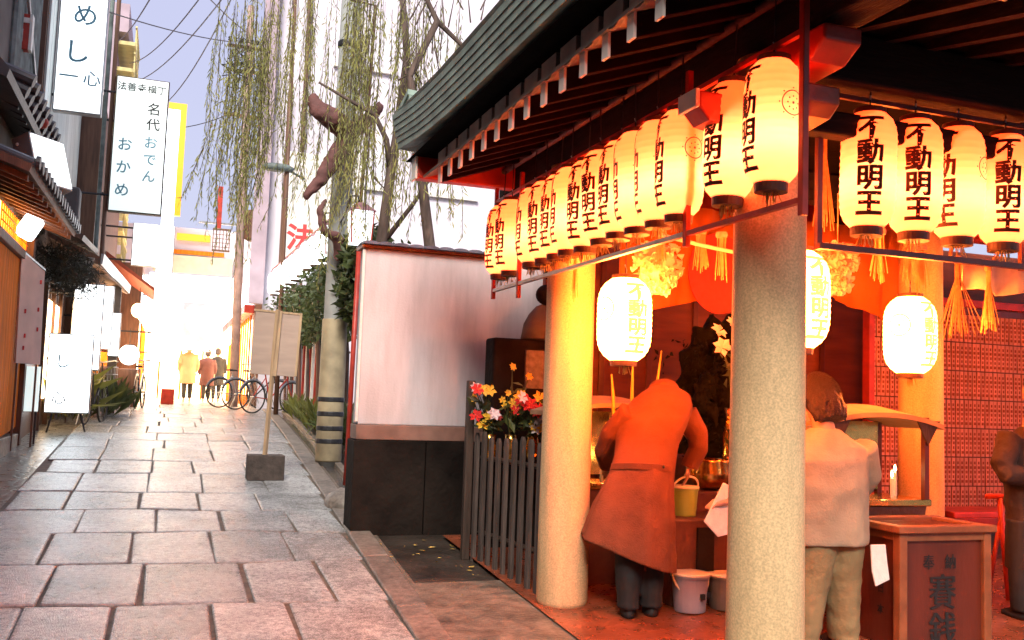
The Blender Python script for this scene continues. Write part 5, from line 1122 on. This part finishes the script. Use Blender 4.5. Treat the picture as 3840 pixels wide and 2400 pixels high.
# ---- third shop, lit timber with red awning
sd_ = thing('lantern_shop', 'brightly lit timber shop with a red awning farther up on the left', 'building', (-1.6,23,gz(23)))
obj('wall', MB().bb(-5,-1.38,19.02,27,1.0,7.0), M_brownw, sd_)
obj('pillar', MB().bb(-1.02,-.86,19.3,19.5,gz(19.3)-.02,3.50), mat('grey timber post',(.22,.19,.17),.7,.3,5,.2), sd_)
obj('screen_wall', MB().bb(-1.40,-1.30,20.2,26.8,1.2,2.1), M_orange, sd_)
obj('lit_window', MB().bb(-1.36,-1.33,20.2,26.8,2.12,3.4), G_hot, sd_)
for i in range(12): obj('window_bar', MB().bb(-1.325,-1.28,20.2+.6*i,20.27+.6*i,2.1,3.42), M_orange, sd_)
obj('red_awning', MB().hexa([(-.30,22.5,3.72),(-.22,26.0,3.72),(-1.36,26.0,4.45),(-1.36,22.5,4.45),(-.28,22.5,3.78),(-.20,26.0,3.78),(-1.36,26.0,4.55),(-1.36,22.5,4.55)]), mat('red brown awning',(.34,.07,.035),.6,.3,5,.1), sd_)
obj('counter', MB().bb(-1.29,-.55,21.6,22.4,gz(22)-.02,2.0), M_brownw, sd_, bevel=.02)
def globe(x, y, z, r, label, m=None):
    t = thing('globe_lantern', label, 'lantern', (x,y,z), group='globe lanterns of the far shops'); obj('paper_shade', MB().ball((x,y,z), r, 18, 12, (1,1,1.05)), m or G_hot, t, smooth=True); obj('cap', MB().lathe([(r*.4,z+r*.96),(r*.4,z+r*1.08),(r*.2,z+r*1.1)], (x,y,0), 12), M_cap, t); obj('cord', MB().tube([(x,y,z+r),(x,y,z+r+.35)], .006, 4), M_iron, t)
globe(-.72,21.4,2.28,.2,'white globe lantern low beside the counter', G_white2)
for i, (x, y, z) in enumerate(((-.62,22.6,3.3),(-.5,23.4,3.25),(-.4,24.4,3.2),(-.35,25.4,3.15))): globe(x, y, z, .16, '%s globe lantern under the red awning counted from the near end' % ordn[i])
# ---- farther left: tower with yellow balconies, lit shops
t = thing('balcony_tower', 'mauve tower with yellow balconies behind the left signs', 'building', (-3,29,1.3))
obj('wall', MB().bb(-6,-1.75,27.02,34,1.0,11.2), M_purple, t)
obj('roof_block', MB().bb(-5,-1.5,27.5,33,11.21,12.0), M_purple, t)
for k in range(9):
    z = 5.0+.72*k; f_ = obj('balcony', MB().bb(-1.749,-1.28,27.2,30,z,z+.10), M_yellowm, t)
    for i in range(9): obj('rail_bar', MB().bb(-1.30,-1.27,27.25+.3*i,27.29+.3*i,z+.101,z+.5), M_yellowm, f_)
    obj('hand_rail', MB().bb(-1.31,-1.26,27.2,30,z+.501,z+.55), M_yellowm, f_)
t = thing('far_shop', 'glaring lit shop at the far end of the left side', 'building', (-1.2,29,gz(29)))
obj('wall', MB().bb(-1.6,-.72,27.2,33,1.1,4.9), M_brownw, t); obj('lit_window', MB().bb(-.715,-.69,27.4,32.8,1.4,3.3), G_hot, t)
for i in range(9): obj('window_bar', MB().bb(-.688,-.65,27.4+.65*i,27.47+.65*i,1.4,3.3), M_orange, t)
obj('sign_band', MB().bb(-.71,-.5,27.3,32.5,3.5,4.6), G_white2, t)
light_sign('hanging_sign', 'white lit panel with orange edge near the far end on the left', -.48,.0,27.0,2.3,4.3,G_white2,arm=-.7)
# ---- end of the lane
t = thing('end_building', 'bright building closing the lane with an orange band and white panels', 'building', (.6,35,gz(35)))
obj('wall', MB().bb(-4,6,35,40,1.0,7.2), M_plaster2, t); obj('orange_band', MB().bb(.1,1.2,34.86,34.99,6.75,6.98), G_yel, t); obj('orange_band', MB().bb(-.45,1.7,34.80,34.859,6.25,6.40), M_orange, t)
obj('cream_fascia', MB().bb(-.6,2.0,34.78,34.85,5.6,6.2), mat('cream fascia',(.66,.60,.44),.7,.1,4,.05), t)
obj('white_panel', MB().bb(-.7,2.2,34.90,34.985,3.6,5.55), G_white, t)
obj('lit_front', MB().bb(-.7,2.2,34.90,34.985,1.25,3.55), G_hot, t)
obj('poster', MB().bb(.45,1.35,34.80,34.86,2.9,4.6), mat('lavender poster',(.46,.46,.58),.6,.3,2.5,0), t)
for x in (-.2,.5,1.2): obj('mullion', MB().bb(x-.03,x+.03,34.86,34.899,1.25,3.55), M_orange, t)
# ---- far right shops
t = thing('right_shop', 'row of lit shops with red trims on the far right of the lane', 'building', (2.4,29,gz(29)))
obj('wall', MB().bb(2.0,4.5,24.4,34.5,1.0,4.6), M_brownw, t); obj('lit_window', MB().bb(1.965,1.99,24.8,34,1.5,3.4), G_hot, t)
for i in range(12): obj('window_bar', MB().bb(1.92,1.96,24.7+.75*i,24.78+.75*i,1.25,3.5), M_orange, t)
obj('red_trim', MB().bb(1.75,1.99,24.5,34,3.55,3.75), M_red, t); obj('sign_band', MB().bb(1.85,1.995,24.6,34,3.80,4.5), G_white2, t)
for i, (x, y, z) in enumerate(((1.6,25.6,3.1),(1.6,27,3.1),(1.58,28.5,3.05),(1.55,30,3.0))): globe(x, y, z, .17, '%s globe lantern of the far right shops counted from the near end' % ordn[i], G_warm if i % 2 else G_hot)
t = thing('lattice_sign', 'hanging lattice panel with a red strip above the far lane', 'sign', (1.2,26,5.3))
obj('frame', MB().bb(.95,1.40,26,26.03,5.22,5.27), M_brownw, t); obj('frame', MB().bb(.95,1.40,26,26.03,5.78,5.83), M_brownw, t)
for i in range(6): obj('bar', MB().bb(.955+.083*i,.975+.083*i,26.0,26.03,5.271,5.779), M_brownw, t)
for i in range(4): obj('bar', MB().bb(.95,1.40,25.98,25.998,5.33+.11*i,5.345+.11*i), M_brownw, t)
obj('red_strip', MB().bb(1.03,1.15,26.04,26.08,5.84,6.95), M_red, t); obj('support', MB().bb(.6,2.1,26.09,26.13,5.95,6.0), M_steel, t)
t = thing('wooden_pole', 'brown service pole with a transformer right of the far lane', 'pole', (1.56,23.7,gz(23.7)))
obj('shaft', MB().tube([(1.56,23.7,gz(23.7)-.05),(1.50,23.7,5),(1.44,23.7,11)], [.11,.10,.08], 12), mat('pinkish pole',(.34,.24,.22),.75,.25,5,.1), t, smooth=True)
obj('transformer', MB().lathe([(.12,5.2),(.2,5.25),(.2,5.85),(.12,5.95)], (1.78,23.6,0), 16), M_brownw, t, smooth=False)
for z in (8.2,9.3,9.9): obj('cross_arm', MB().bb(.95,1.85,23.62,23.68,z,z+.07), M_brownw, t)
m = MB()
for i in range(40):
    p = Vector((1.15+random.gauss(0,.16),23.5+random.gauss(0,.1),9.4+random.gauss(0,.35))); m.tube([p, p+Vector((random.uniform(-.2,.2),0,random.uniform(-.12,.12))), p+Vector((random.uniform(-.25,.25),0,random.uniform(-.25,.25)))], .014, 4)
obj('cable_tangle', m, M_iron, t)['kind'] = 'stuff'
for i in range(14): obj('insulator', MB().lathe([(.02,0),(.045,.03),(.03,.06),(.045,.09),(.02,.12)], (.98+.065*i,23.5,9.38 if i%2 else 9.98), 8), M_iron, t)
# ---- overhead wires
def wire(a, b, sag, label):
    a, b = Vector(a), Vector(b); P = [a.lerp(b, k/12)-Vector((0,0,sag*4*(k/12)*(1-k/12))) for k in range(13)]
    tag(obj('overhead_wire', MB().tube(P, .011, 5), M_iron), label, 'wire', 'overhead wires')
wire((-1.75,14.0,6.9),(1.0,23.6,10.0),.10,'wire running from the top left sign to the far pole')
wire((-.35,13.0,6.95),(-1.75,27.2,10.8),.15,'wire reaching the mauve tower at its roof corner')
wire((.25,14.0,7.35),(-1.4,27.3,10.3),.25,'wire reaching the mauve tower below the roof corner')
wire((.55,14.2,7.45),(-1.35,27.4,9.8),.3,'wire reaching the yellow balconies of the tower')
wire((.62,15.0,7.65),(-.75,27.0,9.0),.4,'lowest of the slanting wires, ending above the framed sign')
wire((-.1,13.0,7.1),(1.35,23.6,10.3),.05,'wire crossing the top of the sky toward the far pole')
wire((-1.3,27.2,8.6),(1.2,23.6,8.3),.25,'faint sagging wire low across the sky')
# ================================================================== BICYCLES, PLANTS, PASSERS-BY
def bicycle(label, loc, rz, frame):
    t = thing('bicycle', label, 'bicycle', loc, (0,0,rz), group='bicycles parked along the lane')
    for x in (-.52,.52):
        ty = MB(); n = 28
        ty.tube([(x+.32*math.cos(2*PI*k/n),0,.335+.32*math.sin(2*PI*k/n)) for k in range(n+1)], .017, 6, cap=False); w = obj('wheel', ty, M_rubber, t, smooth=True, world=False)
        sp = MB()
        for k in range(14): a = 2*PI*k/14; sp.tube([(x,0,.335),(x+.305*math.cos(a),0,.335+.305*math.sin(a))], .0025, 3)
        obj('spokes', sp, M_steel, w, world=False); obj('hub', MB().tube([(x,-.05,.335),(x,.05,.335)], .02, 8), M_steel, w, world=False)
        fe_ = MB().tube([(x+.35*math.cos(a),0,.335+.35*math.sin(a)) for a in [R(20)+R(140)*k/10 for k in range(11)]], [(.004,.022)]*11, 6); obj('mudguard', fe_, M_steel, t, world=False)
    fr = MB(); bb_ = (-.08,0,.30); fr.tube([bb_,(.36,0,.72)], .016, 8); fr.tube([bb_,(-.22,0,.80)], .014, 8); fr.tube([(-.52,0,.335),bb_], .011, 6); fr.tube([(-.52,0,.335),(-.2,0,.74)], .010, 6); fr.tube([(.52,0,.335),(.40,0,.62),(.33,0,.98)], .014, 8)
    obj('frame', fr, frame, t, world=False)
    obj('saddle', MB().loft([[(-.34,-.08,.83),(-.34,.08,.83),(-.34,.06,.87),(-.34,-.06,.87)],[(-.10,-.02,.83),(-.10,.02,.83),(-.10,.015,.86),(-.10,-.015,.86)]]), M_rubber, t, world=False)
    obj('handlebar', MB().tube([(.18,-.27,1.0),(.32,-.2,1.02),(.33,0,.98),(.32,.2,1.02),(.18,.27,1.0)], .013, 8), M_steel, t, smooth=True, world=False)
    bk = MB()
    for z in (.70,.80,.92): bk.tube([(.42,-.15,z),(.74,-.16,z),(.74,.16,z),(.42,.15,z),(.42,-.15,z)], .006, 4)
    for k in range(7): y = -.15+.05*k; bk.tube([(.74,y,.70),(.75,y,.92)], .004, 4); bk.tube([(.42,y,.70),(.74,y,.70)], .004, 4)
    obj('basket', bk, M_steel, t, world=False)
    cr_ = MB().tube([(-.08,-.08,.30),(-.03,-.08,.14)], .01, 6).tube([(-.08,.08,.30),(-.13,.08,.46)], .01, 6).lathe([(.08,-.004),(.08,.004)], (0,0,0), 4); obj('crank', MB().tube([(-.08,-.09,.30),(-.02,-.09,.15)], .01, 6), M_steel, t, world=False); obj('kick_stand', MB().tube([(-.48,.06,.33),(-.60,.10,.01)], .009, 6), M_steel, t, world=False)
bicycle('silver bicycle farthest left of those parked on the right', (1.62,22.6,gz(22.6)), R(28), M_steel)
bicycle('dark bicycle in the middle of those parked on the right', (1.95,21.8,gz(21.8)), R(22), M_iron)
bicycle('red framed bicycle half behind the notice board', (2.12,20.4,gz(20.4)), R(35), M_red)
bicycle('bicycle seen end-on in front of the lit counter on the left', (-.46,21.0,gz(21)), R(84), M_steel)
bicycle('bicycle seen end-on behind the white standing sign', (-1.02,16.6,gz(16.6)), R(80), M_iron)
for i, (x, y, n_, h, lb) in enumerate(((-.98,18.2,160,.55,'dark leafy plant on the left pavement below the narrow panel'),(-.85,19.2,140,.5,'dark leafy plant at the foot of the grey timber post'),(-1.45,16.9,90,.9,'tall pale green plant right of the tall white panel'))): clump(x, y, n_, h, lb, M_leafy if i == 2 else M_leafd)
o = obj('crate', MB().bb(-.06,.24,24.0,24.3,gz(24)-.005,gz(24)+.36), M_red, bevel=.02); tag(o, 'small red crate standing in the far lane', 'crate')
def walker(label, x, y, coat, legs, hairm, h=1.62, stride=.10, umb=False, face=1):
    g = gz(y); t = thing('person', label, 'person', (x,y,g)); s = h/1.62; Z = lambda z: g+z*s
    m = MB(); hc = Vector((x,y,Z(1.50))); head(m, hc, (0,face,-.1), s*.98)
    m.tube([(x,y,Z(1.32)),(x,y,Z(1.44))], [.06*s,.052*s], 10); m.loft([ell((x,y,Z(.8)),.14*s,.10*s), ell((x,y,Z(1.1)),.15*s,.10*s), ell((x,y,Z(1.3)),.15*s,.09*s), ell((x,y,Z(1.36)),.07*s,.06*s)])
    for q in (-1,1):
        m.tube([(x+q*.17*s,y,Z(1.30)),(x+q*.23*s,y+.04*q,Z(1.05)),(x+q*.22*s,y+.12,Z(.84))], [.045*s,.04*s,.028*s], 8); hand(m, (x+q*.22*s,y+.12,Z(.84)), (0,.3,-1), (-q,0,0), s, .4)
        m.tube([(x+q*.08*s,y,Z(.8)),(x+q*.08*s,y+q*stride*.5,Z(.42)),(x+q*.08*s,y+q*stride,Z(.07))], [.08*s,.055*s,.036*s], 10); m.tube([(x+q*.08*s,y+q*stride-.03,Z(.035)),(x+q*.08*s,y+q*stride+.13,Z(.03))], [.038*s,.032*s], 8)
    fused('body', m, M_skin, t, .014, 2)
    m = MB(); m.loft([ell((x,y,Z(.50)),.23*s,.17*s,22), ell((x,y,Z(.8)),.20*s,.15*s,22), ell((x,y,Z(1.05)),.19*s,.14*s,22), ell((x,y,Z(1.26)),.215*s,.13*s,22), ell((x,y,Z(1.36)),.10*s,.08*s,22)])
    for q in (-1,1): m.tube([(x+q*.17*s,y,Z(1.30)),(x+q*.24*s,y+.04*q,Z(1.05)),(x+q*.225*s,y+.10,Z(.88))], [.075*s,.065*s,.055*s], 10)
    fused('coat', m, coat, t, .018, 3, disp=.02)
    m = MB()
    for q in (-1,1): m.loft([ell((x+q*.08*s,y,Z(.62)),.085*s,.09*s,14), ell((x+q*.08*s,y+q*stride*.5,Z(.42)),.07*s,.075*s,14), ell((x+q*.08*s,y+q*stride,Z(.10)),.055*s,.06*s,14)])
    fused('trousers', m, legs, t, .016, 2)
    m = MB(); hair_cap(m, hc, (0,face,-.1), s); fused('hair', m, hairm, t, .014, 1)
    return t
walker('person in a tan coat walking away up the far lane', .60, 28.0, M_tan, M_black, M_hair)
walker('person in dark clothes right of the tan coated one', 1.14, 29.0, mat('dark maroon coat',(.09,.03,.03),.8,.2,6,.2), M_black, M_hair, 1.5)
walker('person in black farthest up the lane on the right', 1.46, 30.0, M_black, M_black, M_hair, 1.6)
u = thing('umbrella', 'pale open umbrella above the tan coated person', 'umbrella', (.66,28.2,2.6))
m = MB(); rings = []
for r_, z in ((.02,2.98),(.16,2.95),(.32,2.88),(.46,2.76),(.52,2.68)): rings.append([(.62+r_*math.cos(2*PI*k/16),28.2+r_*math.sin(2*PI*k/16),z-(.02 if k%2 else 0)*r_) for k in range(16)])
obj('canopy', m.loft(rings, cap=False), M_towel, u); obj('shaft', MB().tube([(.62,28.2,2.0),(.62,28.2,3.05)], .008, 6), M_steel, u)
for k in range(8): a = PI/4*k; obj('rib', MB().tube([(.62,28.2,2.9),(.62+.5*math.cos(a),28.2+.5*math.sin(a),2.68)], .004, 4), M_steel, u)

# ================================================================== UNSEEN HOUSES BESIDE AND BEHIND THE VIEWPOINT, ADDED TO CUT SKY LIGHT
for i, (x0,x1,y0,y1,h,lb) in enumerate(((-6,-2.5,2.0,9.0,8.5,'unseen house added on the left of the lane beside the viewpoint'),(-6,-2.5,-8,1.9,8.0,'unseen house added on the left of the lane behind the viewpoint'),(-6,9,-16,-10,7.5,'unseen house added across the lane behind the viewpoint'))):
    t = thing('unseen_lane_house', lb, 'building', ((x0+x1)/2,(y0+y1)/2,gz(y0)), group='houses out of view')
    obj('wall', MB().bb(x0,x1,y0,y1,-1.2,h), M_brownw, t); obj('roof', MB().hexa([(x0-.3,y0-.3,h+.01),(x1+.3,y0-.3,h+.01),(x1+.3,y1+.3,h+.01),(x0-.3,y1+.3,h+.01),(x0+.8,y0+.8,h+.9),(x1-.8,y0+.8,h+.9),(x1-.8,y1-.8,h+.9),(x0+.8,y1-.8,h+.9)]), M_dtile, t)
    for k in range(3):
        y = y0+(y1-y0)*(k+.5)/3; x = x0+(x1-x0)*(k+.5)/3
        w = obj('window', MB().bb(x1+.001,x1+.03,y-.6,y+.6,4.2,5.6) if i < 2 else MB().bb(x-.8,x+.8,y1+.001,y1+.03,4.2,5.6), M_shut, t)
